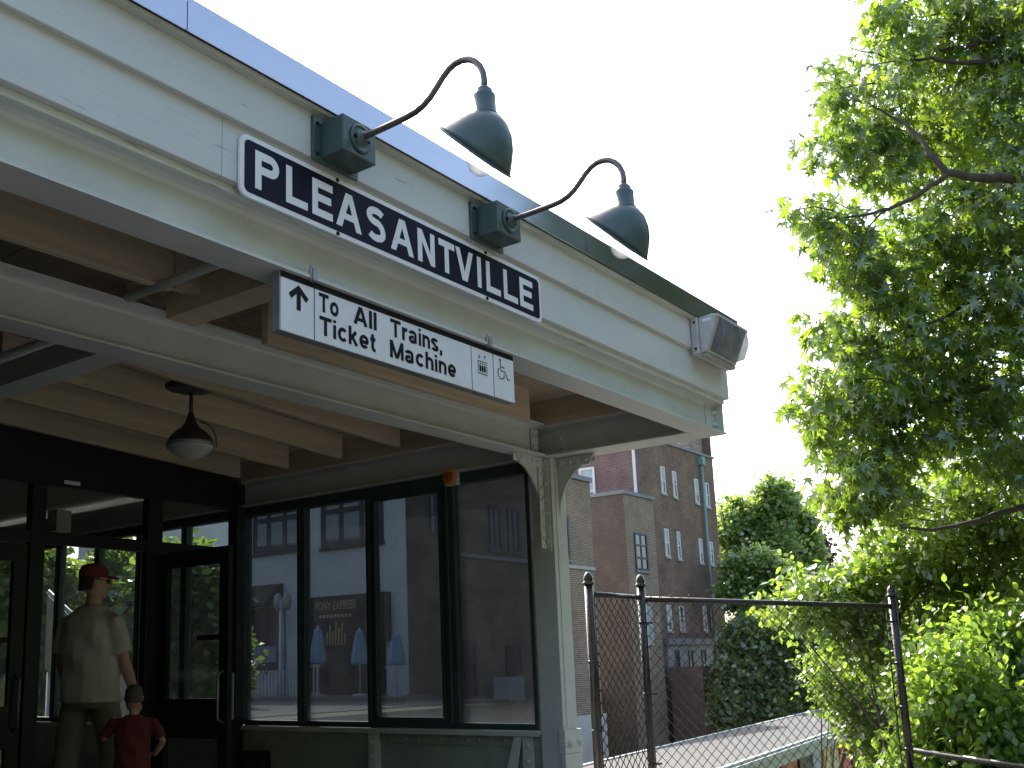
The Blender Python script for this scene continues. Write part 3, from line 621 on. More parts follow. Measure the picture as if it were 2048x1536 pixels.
def sans(ch):
    """grotesque lettering as centre-line strokes; returns advance width and stroke list"""
    h = SW/2; r = (XH-SW)/2
    arch = [(h, XH*0.60)]+arc(0.31, XH*0.62, 0.31-h, XH*0.38-h, 165, 0, 12)+[(0.62-h, 0)]
    G = {'T': (0.80, [[(0, 1-h), (0.80, 1-h)], [(0.40, 0), (0.40, 1-SW)]]),
         'o': (0.70, [arc(0.35, XH/2, 0.35-h, XH/2-h+0.01, 0, 360, 28)]),
         'A': (0.88, [[(h*0.9, 0), (0.44-0.01, 1-0.01)], [(0.88-h*0.9, 0), (0.44+0.01, 1-0.01)], [(0.2, 0.29), (0.68, 0.29)]]),
         'l': (SW, [[(h, 0), (h, 1)]]), 'i': (SW, [[(h, 0), (h, XH)], [(h, 0.85), (h, 1)]]),
         'r': (0.42, [[(h, 0), (h, XH)], [(h, XH*0.55)]+arc(0.36, XH*0.55, 0.36-h, XH*0.45-h, 170, 80, 8)]),
         'a': (0.68, [[(0.085, XH*0.72)]+arc(0.30, XH*0.70, 0.22, XH*0.30-h, 165, 0, 12)+[(0.52, 0.12), (0.60, 0.06)], arc(0.28, 0.215, 0.195, 0.135, 60, 360, 20)+[(0.50, 0.30)]]),
         'n': (0.62, [[(h, 0), (h, XH)], arch]), 'h': (0.62, [[(h, 0), (h, 1)], arch]),
         's': (0.60, [arc(0.30, XH*0.735, 0.22, XH*0.265-h*0.8, 20, 250, 12)+arc(0.30, XH*0.255, 0.225, XH*0.255-h*0.8, 75, -160, 12)]),
         ',': (0.20, [[(0.11, 0.0), (0.11, 0.17)], [(0.13, 0.02), (0.06, -0.15)]]),
         'c': (0.64, [arc(0.34, XH/2, 0.34-h, XH/2-h+0.01, 42, 318, 22)]),
         'k': (0.64, [[(h, 0), (h, 1)], [(0.52, XH), (h+0.04, XH*0.42)], [(0.27, XH*0.55), (0.57, 0)]]),
         'e': (0.68, [[(0.12, XH*0.47), (0.60, XH*0.47)]+arc(0.34, XH/2, 0.34-h, XH/2-h+0.01, 5, 318, 24)]),
         't': (0.40, [[(0.17, 0.95), (0.17, 0.17), (0.21, 0.09), (0.38, 0.075)], [(0, XH-h*0.8), (0.38, XH-h*0.8)]]),
         'M': (0.98, [[(h, 0), (h, 1)], [(0.98-h, 0), (0.98-h, 1)], [(0.10, 0.985), (0.48, 0.04)], [(0.88, 0.985), (0.50, 0.04)]])}
    return G[ch]
def put_word(txt, x0, x1, zbase, cap, y):
    adv = 0.0; parts = []
    for ch in txt:
        w_, st_ = sans(ch); parts.append((adv, st_)); adv += w_+0.105
    adv -= 0.105; k = (x1-x0)/adv; mb = MB(); j = 0
    for a_, st_ in parts:
        for ln in st_:
            m2 = MB(); ribbon(m2, ln, SW, 0.0)
            mb.add([(x0+(a_+v_[0])*k, y-0.00008*(j % 5), zbase+v_[2]*cap) for v_ in m2.v], m2.f); j += 1
    return mb
for wtxt, a, c, zb_ in (('To', (380, 300), (536, 385), zb1), ('All', (655, 490), (836, 520), zb1), ('Trains,', (943, 500), (1350, 690), zb1),
                        ('Ticket', (385, 470), (829, 660), zb2), ('Machine', (941, 720), (1462, 880), zb2)):
    put_word(wtxt, zt(*a).x, zt(*c).x, zb_, cap, YL).build('word', M['sign_black'], DS, fix=False)
def poly2(mb, pts, y): mb.add([(p, y, q) for p, q in pts], [tuple(range(len(pts)))])
ar = MB(); ac = zt(222, 300); hx = (zt(300, 330).x-zt(142, 265).x)/2; top = zt(215, 198).z; bot = zt(228, 402).z; cxa = (zt(300, 330).x+zt(142, 265).x)/2
wd = hx*0.42
poly2(ar, [(cxa-wd/2, bot), (cxa+wd/2, bot), (cxa+wd/2, top-hx*0.30), (cxa-wd/2, top-hx*0.30)], YL)
poly2(ar, [(cxa, top), (cxa-hx, top-hx*0.82), (cxa-hx*0.72, top-hx*1.16), (cxa, top-hx*0.50)], YL-0.0002)
poly2(ar, [(cxa, top), (cxa, top-hx*0.50), (cxa+hx*0.72, top-hx*1.16), (cxa+hx, top-hx*0.82)], YL-0.0002)
ar.build('arrow', M['sign_black'], DS, fix=False)
el = MB(); ea, ec = zt(1632, 800).x, zt(1706, 850).x; et, ebz = zt(1668, 800).z, zt(1670, 903).z; em = (ea+ec)/2; lw_ = 0.0022
def frame2(mb, x0, x1, z0, z1, t, y):
    for q in ((x0, x1, z0, z0+t), (x0, x1, z1-t, z1), (x0, x0+t, z0+t, z1-t), (x1-t, x1, z0+t, z1-t)):
        poly2(mb, [(q[0], q[2]), (q[1], q[2]), (q[1], q[3]), (q[0], q[3])], y)
frame2(el, ea, ec, ebz, et, 0.004, YL)
ew = ec-ea
for i in (0.26, 0.5, 0.74):
    q = ea+ew*i; poly2(el, [(q+0.0055*math.cos(k*math.pi/4), et-0.013+0.0045*math.sin(k*math.pi/4)) for k in range(8)], YL)
    poly2(el, [(q-0.0072, et-0.021), (q+0.0072, et-0.021), (q+0.0072, et-0.047), (q+0.0045, et-0.047), (q+0.0045, ebz+0.010), (q-0.0045, ebz+0.010), (q-0.0045, et-0.047), (q-0.0072, et-0.047)], YL)
for q, sgn in ((ea+ew*0.18, -1), (ea+ew*0.78, 1)):
    zm = et+0.022; L2 = 0.012; tip = zm+sgn*L2
    poly2(el, [(q-0.0018, zm-L2*0.9), (q+0.0018, zm-L2*0.9), (q+0.0018, zm+L2*0.9), (q-0.0018, zm+L2*0.9)], YL)
    for s_ in (-1, 1):
        poly2(el, [(q, tip), (q+s_*0.0085, tip-sgn*0.009), (q+s_*0.0068, tip-sgn*0.0125), (q, tip-sgn*0.005)], YL-0.0002)
el.build('lift_symbol', M['sign_black'], DS, fix=False)
wc = MB(); wx0, wx1 = zt(1788, 880).x, zt(1884, 940).x; wz1, wz0 = zt(1812, 782).z, zt(1840, 950).z; ww, wh = wx1-wx0, wz1-wz0
rr_ = wh*0.30; wcx, wcz = wx0+rr_, wz0+rr_
ribbon(wc, [(wcx+rr_*0.9*math.cos(rad(a)), wcz+rr_*0.9*math.sin(rad(a))) for a in range(118, 365, 12)], 0.0055, YL)
hx_, hz_ = wx0+ww*0.24, wz1-wh*0.06
poly2(wc, [(hx_+0.0075*math.cos(k*math.pi/6), hz_+0.0075*math.sin(k*math.pi/6)) for k in range(12)], YL)
ribbon(wc, [(hx_+0.001, wz1-wh*0.14), (hx_+0.006, wz0+wh*0.42), (wx0+ww*0.62, wz0+wh*0.42), (wx0+ww*0.82, wz0+wh*0.08), (wx1, wz0+wh*0.12)], 0.0062, YL-0.0002)
ribbon(wc, [(hx_+0.004, wz0+wh*0.62), (wx0+ww*0.58, wz0+wh*0.62)], 0.0052, YL-0.0003)
wc.build('wheelchair_symbol', M['sign_black'], DS, fix=False)
for a, c in ((629, 552), (980, 684)):
    q = P(a, c, 1, 2.70); cl = MB().box(q.x-0.012, q.x+0.012, 2.694, 2.72, ZF-0.006, ZF+0.042)
    cl.box(q.x-0.012, q.x+0.012, 2.72, 2.80, ZF-0.006, ZF-0.001); cl.tube([(q.x-0.02, 2.70, ZF-0.012), (q.x-0.02, 2.70, ZF+0.052)], 0.004, 6)
    cl.build('beam_clamp', M['steel'], DS)

# ================================================================ GOOSENECK LAMPS
LX = 2.808
GL = thing('gooseneck_lamp', (LX, 2.62, 2.98), 'green gooseneck sign lamp with angled shade above the first half of the name board', 'lamp', 'gooseneck lamps over the name board')
MB().box(LX-0.135, LX+0.115, 2.6185, 2.632, 2.900, 3.085).build('mounting_plate', M['lamp_green'], GL, 0.002)
jb = MB().box(LX-0.095, LX+0.092, 2.502, 2.618, 2.918, 3.066).build('junction_box', M['lamp_green'], GL, 0.004)
cv = MB().lathe((LX+0.002, 2.502, 2.994), [(0.060, 0), (0.058, 0.008), (0.050, 0.010), (0.046, 0.006), (0.024, 0.008), (0.022, 0.028), (0.017, 0.030)], 24, (0, -1, 0)).build('cover_plate', M['lamp_green'], jb)
for s_ in (-1, 1): piece('screw', sbolt, None, jb, (LX+0.002+s_*0.036, 2.4945, 2.994), (rad(90), 0, 0))
for zz in (2.93, 3.055): piece('screw', sbolt, None, jb, (LX-0.113, 2.6185, zz), (rad(90), 0, 0))
path = [(2.49, 2.994), (2.464, 2.996), (2.39, 2.997), (2.326, 2.999), (2.27, 3.001), (2.225, 3.006), (2.19, 3.018), (2.158, 3.037), (2.128, 3.064), (2.098, 3.094), (2.068, 3.116), (2.039, 3.127), (2.008, 3.128),
        (1.977, 3.119), (1.951, 3.100), (1.931, 3.074), (1.919, 3.044), (1.915, 3.012), (1.917, 2.960)]
MB().tube([(LX, a, c) for a, c in path], 0.0125, 12).build('arm', M['bronze'], GL)
MB().lathe((LX, 1.920, 2.880), [(0.050, -0.010), (0.049, 0.0), (0.043, 0.004), (0.042, 0.070), (0.041, 0.075), (0.033, 0.079), (0.032, 0.094), (0.024, 0.103), (0.015, 0.108)], 20).build('socket', M['lamp_green'], GL)
Ap = [(1.956, 2.884), (1.984, 2.888), (2.010, 2.887), (2.036, 2.882), (2.060, 2.882), (2.082, 2.888), (2.098, 2.892)]
Bp = [(1.886, 2.884), (1.858, 2.862), (1.836, 2.826), (1.824, 2.780), (1.823, 2.730), (1.832, 2.680), (1.843, 2.634)]
xr = [0.034, 0.056, 0.076, 0.092, 0.102, 0.108, 0.111]
def shade_rings(d):
    out = []
    for (ay, az), (by, bz), r in zip(Ap, Bp, xr):
        c = Vector(((ay+by)/2, (az+bz)/2)); h = Vector(((ay-by)/2, (az-bz)/2)); k = (h.length-d)/h.length; ring = []
        for i in range(28):
            a = 2*math.pi*i/28; q = c+h*k*math.cos(a); ring.append((LX+(r-d)*math.sin(a), q.x, q.y))
        out.append(ring)
    return out
sh = MB().rings(shade_rings(0.0) + shade_rings(0.004)[::-1], True, False, True)
SH = sh.build('shade', M['lamp_green'], GL)
rimpts = shade_rings(0.0)[-1]; MB().tube(rimpts+[rimpts[0]], 0.0045, 6, cap=False).build('shade_rim', M['lamp_green'], SH)
MB().lathe((LX, 1.940, 2.726), [(0.004, -0.062), (0.026, -0.057), (0.044, -0.040), (0.052, -0.012), (0.048, 0.018), (0.034, 0.048), (0.024, 0.075), (0.022, 0.12)], 20).build('bulb', M['bulb'], GL)
g2_ = copy_tree(GL, (3.8299-2.8086, 0, 0)); g2_['label'] = 'green gooseneck sign lamp with angled shade nearer the canopy corner'

# ================================================================ WALL FLOODLIGHT
XFL = 6.06
q = lambda a, c, X_=XFL: (P(a, c, 0, X_).y, P(a, c, 0, X_).z)
FL = thing('floodlight', (6.37, 2.63, 2.86), 'weathered grey wall floodlight with angled lens at the corner of the canopy', 'light')
MB().box(XFL-0.02, XFL+0.50, 2.585, 2.632, 2.865, 3.105).build('back_box', M['grey_cast'], FL, 0.006)
prof = [(2.584, 2.872), (2.584, 3.100), (2.500, 3.112), (2.455, 3.102), (2.548, 2.880)]
MB().prism(prof, 0, XFL, XFL+0.47).build('housing', M['grey_cast'], FL, 0.005)
lp = [(2.460, 3.088), (2.438, 3.076), (2.432, 2.990), (2.470, 2.895), (2.543, 2.888)]
MB().prism(lp, 0, XFL+0.045, XFL+0.43).build('lens', M['lens'], FL, 0.006)
MB().box(XFL-0.005, XFL+0.475, 2.452, 2.472, 3.086, 3.104).build('lens_frame', M['grey_cast'], FL, 0.003)
MB().box(XFL+0.01, XFL+0.45, 2.545, 2.583, 2.850, 2.871).build('lower_lip', M['concrete'], FL, 0.003)
MB().box(XFL-0.0015, XFL, 2.50, 2.555, 3.070, 3.088).build('data_label', M['sign_white'], FL)
for zz in (2.90, 3.07): piece('screw', sbolt, None, FL, (XFL-0.02, 2.605, zz), (0, rad(-90), 0))

# ================================================================ PENDANT LAMP
pc = PF(383, 776, 6.9); s_ = 1/307.0
PL = thing('pendant_lamp', pc, 'dark pendant lamp with acorn shade and milky bowl hanging under the joists', 'lamp')
def hz(py): return (776-py)*s_*0.985
MB().lathe(pc, [(0.170, hz(771)), (0.168, hz(777)), (0.12, hz(782)), (0.03, hz(785))], 28).build('ceiling_plate', M['dark_bronze'], PL)
MB().lathe(pc, [(0.013, hz(781)), (0.013, hz(832))], 12).build('stem', M['dark_bronze'], PL)
sh = MB().lathe(pc, [(0.020, hz(828)), (0.024, hz(836)), (0.045, hz(852)), (0.058, hz(857)), (0.062, hz(860)), (0.095, hz(866)), (0.130, hz(877)), (0.150, hz(888)), (0.155, hz(893)), (0.155, hz(897))], 28).build('shade', M['dark_bronze'], PL)
MB().lathe(pc, [(0.1565, hz(891)), (0.158, hz(894)), (0.1565, hz(897))], 28, cap=False).build('shade_band', M['steel'], sh)
MB().lathe(pc, [(0.152, hz(897)), (0.150, hz(901)), (0.120, hz(909)), (0.07, hz(919)), (0.02, hz(926)), (0.003, hz(927))], 28).build('bowl', M['globe'], PL)
vd = Vector((math.cos(YAW), -math.sin(YAW), 0))
arcp = [pc+vd*0.055+Vector((0, 0, hz(846))), pc+vd*0.10+Vector((0, 0, hz(851))), pc+vd*0.14+Vector((0, 0, hz(862))), pc+vd*0.163+Vector((0, 0, hz(877))), pc+vd*0.168+Vector((0, 0, hz(900)))]
MB().tube(arcp, 0.0045, 6).build('safety_chain', M['dark_bronze'], PL)
MB().tube([pc+Vector((0, 0, 0.0)), pc+Vector((0, 0, 0.30))], 0.014, 8).build('hanger_rod', M['dark_bronze'], PL)
# alarm sounder on the mullion
ac_ = P(899, 954, 0, 6.40)
AL = thing('alarm_beacon', (6.44, ac_.y, ac_.z-0.05), 'small orange round alarm beacon on a pale box above the side window', 'alarm')
MB().box(6.41, 6.455, ac_.y-0.058, ac_.y+0.058, ac_.z-0.064, ac_.z+0.064).build('back_box', M['sage'], AL, 0.004)
MB().lathe((6.41, ac_.y, ac_.z), [(0.062, 0), (0.062, 0.014), (0.055, 0.024), (0.042, 0.026)], 24, (-1, 0, 0)).build('bezel', M['orange'], AL)
MB().lathe((6.3845, ac_.y, ac_.z), [(0.041, 0), (0.037, 0.006), (0.015, 0.010), (0.003, 0.011)], 20, (-1, 0, 0)).build('lens', M['red_lens'], AL)

# ================================================================ CHAIN-LINK FENCE
F1, F2, F3 = PF(1178, 1190, 8.0), PF(1283, 1200, 8.6), PF(1786, 1215, 9.3)
f1z, f2z, f3z = PF(1176, 1166, 8.0).z, PF(1270, 1170, 8.6).z, PF(1785, 1190, 9.3).z
for v_ in (F1, F2, F3): v_.z = 0
FE = thing('chain_link_fence', F2, 'black chain link fence with three acorn-capped posts beside the corner column', 'fence')
acorn = [(0.038, 0.0), (0.046, 0.004), (0.046, 0.016), (0.036, 0.022), (0.038, 0.040), (0.034, 0.062), (0.022, 0.085), (0.008, 0.098)]
for v_, z_ in ((F1, f1z), (F2, f2z), (F3, f3z)):
    po = MB().tube([(v_.x, v_.y, -0.05), (v_.x, v_.y, z_)], 0.034, 14).build('post', M['fence'], FE)
    MB().lathe((v_.x, v_.y, z_-0.012), acorn, 16).build('post_cap', M['fence'], po)
r12 = PF(1225, 1192, 8.3).z; r23a, r23b = PF(1290, 1198, 8.6).z, PF(1765, 1213, 9.28).z
F1r, F2r, F3r = Vector((F1.x, F1.y, r12)), Vector((F2.x, F2.y, r23a)), Vector((F3.x, F3.y, r23b))
MB().tube([F1r, Vector((F2.x, F2.y, r12))], 0.021, 12).build('top_rail', M['fence'], FE)
MB().tube([F2r, F3r], 0.0225, 12).build('top_rail', M['fence'], FE)
tb = F3.lerp(F2, 0.035); MB().box(tb.x-0.008, tb.x+0.008, tb.y-0.004, tb.y+0.004, 0.0, r23b+0.085).build('tension_bar', M['fence'], FE)
tb1 = F1.lerp(F2, 0.08); MB().box(tb1.x-0.004, tb1.x+0.004, tb1.y-0.006, tb1.y+0.006, 0.0, r12+0.03).build('tension_bar', M['fence'], FE)
for v_, zz in ((F3, 1.28), (F3, 0.92), (F3, 0.55), (F3, 0.2), (F2, 1.30), (F2, 0.74), (F1, 1.0), (F1, 0.5), (F2, 0.2)):
    bd = MB().lathe((v_.x, v_.y, zz), [(0.0345, -0.012), (0.036, -0.008), (0.036, 0.008), (0.0345, 0.012)], 14)
    o2 = (F2-F3).normalized() if v_ is F3 else (F1-F2).normalized()*(-1 if v_ is F1 else -1)
    if v_ is F2: o2 = (F3-F2).normalized()
    bd.tube([v_+o2*0.03+Vector((0, 0, zz)), v_+o2*0.085+Vector((0, 0, zz))], 0.009, 6); bd.build('tension_band', M['fence'], FE)
def chainlink(A, B, za, zb, base, d=0.090, r=0.0043, seed=1):
    """woven zig-zag wires; d = diamond width"""
    rn = random.Random(seed); L = (B-A).length; u = (B-A).normalized(); n = Vector((-u.y, u.x, 0)); mb = MB(); half = d/2
    cnt = int(L/half); 
    for i in range(cnt):
        s0 = i*half; ztop = za+(zb-za)*s0/L + 0.02 + rn.uniform(0, 0.02); pts = []; k = 0; z = base
        off = (i % 2)
        while z < ztop:
            side = (k+off) % 2
            pts.append(A+u*(s0+half*(0.5 + (0.52 if side else -0.52))*1.0)+n*(0.003 if side else -0.003)+Vector((0, 0, z))); k += 1; z += half
        pts[-1] = pts[-1]+Vector((rn.uniform(-0.01, 0.01), rn.uniform(-0.01, 0.01), rn.uniform(0, 0.02)))
        mb.tube(pts, r, 4, True, False)
    return mb
A_ = F1+Vector((0, 0, 0))
chainlink(F1, F2, r12, r12, -0.02, seed=3).build('wire_mesh', M['wire'], FE, fix=False)['kind'] = 'stuff'
chainlink(F2, F3, r23a, r23b, -0.02, seed=4).build('wire_mesh', M['wire'], FE, fix=False)['kind'] = 'stuff'
RW = thing('retaining_wall', (F2.x, F2.y, CUT), 'concrete retaining wall under the chain link fence at the edge of the cutting', 'wall')
F0 = Vector((6.70, F1.y-0.02, 0)); F4 = Vector((9.75, 2.2, 0))
for p_, q_ in ((F0, F1), (F1, F2), (F2, F3), (F3, F4)):
    n_ = Vector((-(q_-p_).y, (q_-p_).x, 0)).normalized()*0.16
    MB().hexa([p_+n_+Vector((0, 0, CUT)), q_+n_+Vector((0, 0, CUT)), q_-n_+Vector((0, 0, CUT)), p_-n_+Vector((0, 0, CUT)), p_+n_+Vector((0, 0, 0.02)), q_+n_+Vector((0, 0, 0.02)), q_-n_+Vector((0, 0, 0.02)), p_-n_+Vector((0, 0, 0.02))]).build('wall_section', M['concrete'], RW)
b = MB(); b.add([(6.84, 2.25, 0), (9.75, 2.2, 0), (F3.x, F3.y, 0), (F2.x, F2.y, 0), (F1.x, F1.y, 0), (6.84, F1.y, 0)], [(0, 1, 2, 3, 4, 5)])
tag(b.build('fence_apron', M['pave']), kind='structure')
# low pipe rail going right from the last post
RA = thing('pipe_rail', PF(1960, 1600, 8.4), 'low black pipe guard rail running right from the last fence post', 'railing')
ra, rb, rc = PF(1822, 1500, 9.2), PF(2060, 1536, 8.4), PF(2300, 1575, 7.7)
MB().tube([ra, rb, rc], 0.026, 12).build('rail', M['fence'], RA)
for v_ in (rb, rc): MB().tube([(v_.x, v_.y, -0.05), v_], 0.026, 12).build('post', M['fence'], RA)

# ================================================================ PLATFORM CANOPY BELOW
ZR = -1.0
a, b_, c = P(1200, 1525, 2, ZR), P(1640, 1420, 2, ZR), P(1560, 1497, 2, ZR)
u = (b_-a).normalized(); nrm = Vector((u.y, -u.x, 0)); wdt = (c-a).dot(nrm); A0 = a-u*7; A1 = b_+u*26
PCN = thing('platform_canopy', (A0+A1)/2+Vector((0, 0, CUT-ZR)), 'long pale roofed platform shelter in the cutting beyond the chain link fence', 'canopy')
def along(t, off, z): p = A0+u*t+nrm*off; return (p.x, p.y, z)
Lc = (A1-A0).length
def slab(t0, t1, o0, o1, z0, z1): 
    return MB().hexa([along(t0, o0, z0), along(t1, o0, z0), along(t1, o1, z0), along(t0, o1, z0), along(t0, o0, z1), along(t1, o0, z1), along(t1, o1, z1), along(t0, o1, z1)])
npan = 9
for i in range(npan):
    slab(Lc*i/npan+0.006, Lc*(i+1)/npan-0.006, 0, wdt, ZR-0.06, ZR).build('roof_panel', M['roofing'], PCN)
slab(0, Lc, wdt+0.001, wdt+0.09, ZR-0.34, ZR+0.03).build('roof_fascia', M['roofing_edge'], PCN)
slab(0, Lc, wdt+0.091, wdt+0.16, ZR-0.12, ZR-0.02).build('gutter', M['roofing_edge'], PCN)
slab(0, Lc, -0.09, -0.001, ZR-0.34, ZR+0.03).build('roof_fascia', M['roofing_edge'], PCN)
slab(-3, Lc, -0.6, wdt+0.6, CUT+0.06, CUT+1.2).build('platform', M['concrete'], PCN)
for i in range(10):
    t0 = 1.5+i*Lc/10
    slab(t0, t0+0.2, wdt*0.5-0.1, wdt*0.5+0.1, CUT+1.2, ZR-0.06).build('post', M['sage'], PCN)
pm = ['poster_b', 'poster_y', 'poster_y', 'poster_r', 'shop_dark']
t0 = 9.0
for i in range(14):
    wd_ = (1.1, 0.9, 0.8, 1.5, 1.2)[i % 5]
    slab(t0, t0+wd_, wdt-0.45, wdt-0.38, CUT+1.9, ZR-0.42).build('poster_panel', M[pm[i % 5]], PCN); t0 += wd_+0.35
for y_ in (8.0, 9.5):
    tag(MB().box(-5, 200, y_, y_+0.07, CUT+0.06, CUT+0.22).build('rail', M['rail_steel']), 'long steel running rail lying in the track bed of the cutting' if y_ == 8.0 else 'steel running rail in the cutting nearest the platform shelter', 'rail')

# ================================================================ BUILDINGS
def bwindow(parent, face, u0, u1, z0, z1, at_, frame, glass=None, depth=0.12, fw=0.06, bars=1, vbar=0, blind=0.0, sill=None):
    """window in a wall; face 'y' = wall in plane y=at_ looking -Y, 'x' = wall in plane x=at_ looking -X"""
    glass = glass or M['farglass']
    def bx(mb, a, c, d0, d1, e, g):
        return mb.box(a, c, at_+d0, at_+d1, e, g) if face == 'y' else mb.box(at_+d0, at_+d1, a, c, e, g)
    b = MB()
    bx(b, u0, u1, -0.05, depth, z0, z0+fw); bx(b, u0, u1, -0.05, depth, z1-fw, z1)
    bx(b, u0, u0+fw, -0.05, depth, z0+fw, z1-fw); bx(b, u1-fw, u1, -0.05, depth, z0+fw, z1-fw)
    for i in range(bars):
        zz = z0+(z1-z0)*(i+1)/(bars+1); bx(b, u0+fw, u1-fw, -0.035, depth, zz-fw*0.45, zz+fw*0.45)
    for i in range(vbar):
        uu = u0+(u1-u0)*(i+1)/(vbar+1); bx(b, uu-fw*0.5, uu+fw*0.5, -0.038, depth, z0+fw, z1-fw)
    W = b.build('window', frame, parent)
    p = MB(); bx(p, u0+fw*0.5, u1-fw*0.5, -0.010, -0.003, z0+fw*0.5, z1-fw*0.5); p.build('pane', glass, W)
    if blind:
        p = MB(); bx(p, u0+fw, u1-fw, -0.014, -0.0105, z1-fw-(z1-z0)*blind, z1-fw); p.build('blind', M['blind'], W)
    if sill:
        p = MB(); bx(p, u0-0.06, u1+0.06, -0.09, 0.0, z0-0.10, z0-0.002); p.build('sill', sill, W)
    return W
def zY(px, py, Y): return P(px, py, 1, Y)
def zX(px, py, X): return P(px, py, 0, X)
# --- brown brick apartment block
YM = 22.5; xm0 = zY(1281, 1000, YM).x; xm1 = zY(1428, 960, YM).x
BB = thing('brick_apartment_block', (xm0, YM, CUT), 'tall brown brick apartment block with paired windows and green copper downpipe', 'building')
ztopm = zY(1342, 892, YM).z
MB().box(xm0, xm1, YM, YM+9, CUT, ztopm-1.55*0+0.0).build('wall', M['brick_brown'], BB)
MB().box(xm0-0.06, xm1+0.06, YM-0.08, YM+9.05, ztopm, ztopm+0.12).build('parapet_coping', M['cop_trim'], BB)
ch0, ch1 = zY(1372, 880, YM+0.4).x, zY(1407, 880, YM+0.4).x
chz = zY(1400, 872, YM).z+0.6
MB().box(ch0, ch1, YM+0.5, YM+2.2, ztopm+0.121, chz).build('chimney', M['brick_speck'], BB)
MB().box(ch1+0.02, xm1-0.02, YM-0.001+0.02, YM+2.4, ztopm+0.121, zY(1415, 880, YM).z+0.3).build('end_pier', M['brick_brown'], BB)
rows = [((1319, 932), (1331, 988)), ((1343, 942), (1354, 996)), ((1387, 957), (1398, 1008)), ((1408, 965), (1419, 1015)),
        ((1327, 1057), (1339, 1114)), ((1352, 1063), (1362, 1119)), ((1396, 1077), (1406, 1127)), ((1417, 1083), (1427, 1130)),
        ((1332, 1210), (1344, 1262)), ((1357, 1212), (1369, 1262)), ((1404, 1212), (1414, 1262)), ((1420, 1212), (1430, 1262))]
for i, ((a, e), (c, g)) in enumerate(rows):
    p0, p1 = zY(a, e, YM), zY(c, g, YM)
    bwindow(BB, 'y', p0.x, p1.x, p1.z, p0.z, YM, M['white_trim'], depth=0.1, fw=0.05, bars=1, blind=(0.55, 0.3, 0.62, 0.0, 0.5, 0.35)[i % 6], sill=M['stucco_grey'])
gz = zY(1360, 1290, YM).z
MB().box(xm0+1.6, xm1+0.02, YM-0.10, YM-0.004, zY(1360, 1370, YM).z, gz).build('stucco_band', M['stucco_grey'], BB)
MB().box(xm0+1.4, xm1+0.1, YM-0.28, YM-0.002, gz+0.01, gz+0.30).build('ledge', M['cop_trim'], BB)
for a, c in ((1350, 1361), (1376, 1388), (1402, 1414), (1426, 1433)):
    p0, p1 = zY(a, 1300, YM-0.1), zY(c, 1350, YM-0.1); bwindow(BB, 'y', p0.x, p1.x, p1.z, p0.z, YM-0.1, M['dark_trim'], depth=0.05, fw=0.05)
dp = zY(1403, 930, YM-0.15); dq = zY(1425, 1360, YM-0.15)
MB().tube([(dp.x, YM-0.15, dp.z), (dp.x, YM-0.15, dq.z), ], 0.075, 10).build('downpipe', M['copper'], BB)
MB().box(dp.x-0.17, dp.x+0.17, YM-0.30, YM-0.01, dp.z, dp.z+0.42).build('rainwater_head', M['copper'], BB)
MB().box(xm0+1.2, xm0+2.7, YM-1.9, YM-0.3, CUT, zY(1345, 1335, YM-1.9).z).build('red_wall_stub', M['brick_red'], BB)
MB().box(xm0+2.71, xm1-0.3, YM-1.5, YM-0.3, CUT, zY(1400, 1385, YM-1.5).z).build('rear_shed', M['shop_dark'], BB)
# red side wall of the block (faces left)
xr_ = xm0+0.0
MB().box(xm0-0.02, xm0-0.004, YM+0.002, YM+9, CUT, ztopm-0.01).build('side_wall', M['brick_red'], BB)
MB().box(xm0-0.1, xm0-0.021, YM+0.10, YM+0.24, zX(1280, 1100, xm0).z, ztopm-0.4).build('white_downpipe', M['white_trim'], BB)
p0, p1 = zX(1158, 938, xm0-0.02), zX(1192, 990, xm0-0.02)
bwindow(BB, 'x', p1.y, p0.y, p1.z-0.9, p0.z, xm0-0.02, M['white_trim'], fw=0.11, depth=0.0, bars=1, blind=0.5)
# --- tan bay block
YBY = 22.0; xb0 = zY(1250, 1050, YBY).x; xb1 = zY(1309, 1050, YBY).x
BY = thing('tan_brick_wing', (xb0, YBY, CUT), 'lower tan brick wing with dark sash window, left of the brown apartment block', 'building')
zby = zY(1250, 988, YBY).z
MB().box(xb0, xb1, YBY, YM-0.012, CUT, zby).build('wall', M['brick_tan'], BY)
MB().box(xb0, xm0-0.13, YM-0.011, YM+7, CUT, zby).build('wall', M['brick_tan'], BY)
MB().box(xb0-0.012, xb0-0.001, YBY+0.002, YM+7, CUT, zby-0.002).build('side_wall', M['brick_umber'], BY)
MB().box(xb0-0.08, xb1+0.02, YBY-0.08, YM-0.015, zby, zby+0.16).build('parapet_coping', M['cop_trim'], BY)
MB().box(xb0-0.08, xm0-0.14, YM-0.014, YM+7, zby, zby+0.16).build('parapet_coping', M['cop_trim'], BY)
p0, p1 = zY(1267, 1064, YBY), zY(1297, 1143, YBY); bwindow(BY, 'y', p0.x, p1.x, p1.z, p0.z, YBY, M['dark_trim'], fw=0.10, bars=2, vbar=1, sill=M['cop_trim'])
p0, p1 = zY(1283, 1212, YBY), zY(1307, 1290, YBY); bwindow(BY, 'y', p0.x, p1.x, p1.z, p0.z, YBY, M['blind'], M['blind'], fw=0.05, bars=0, vbar=7)
MB().box(xb0-0.02, xb0-0.0125, YBY+0.4, YBY+1.2, zX(1225, 1160, xb0).z-1.2, zX(1225, 1110, xb0).z).build('blocked_window', M['brick_umber'], BY)
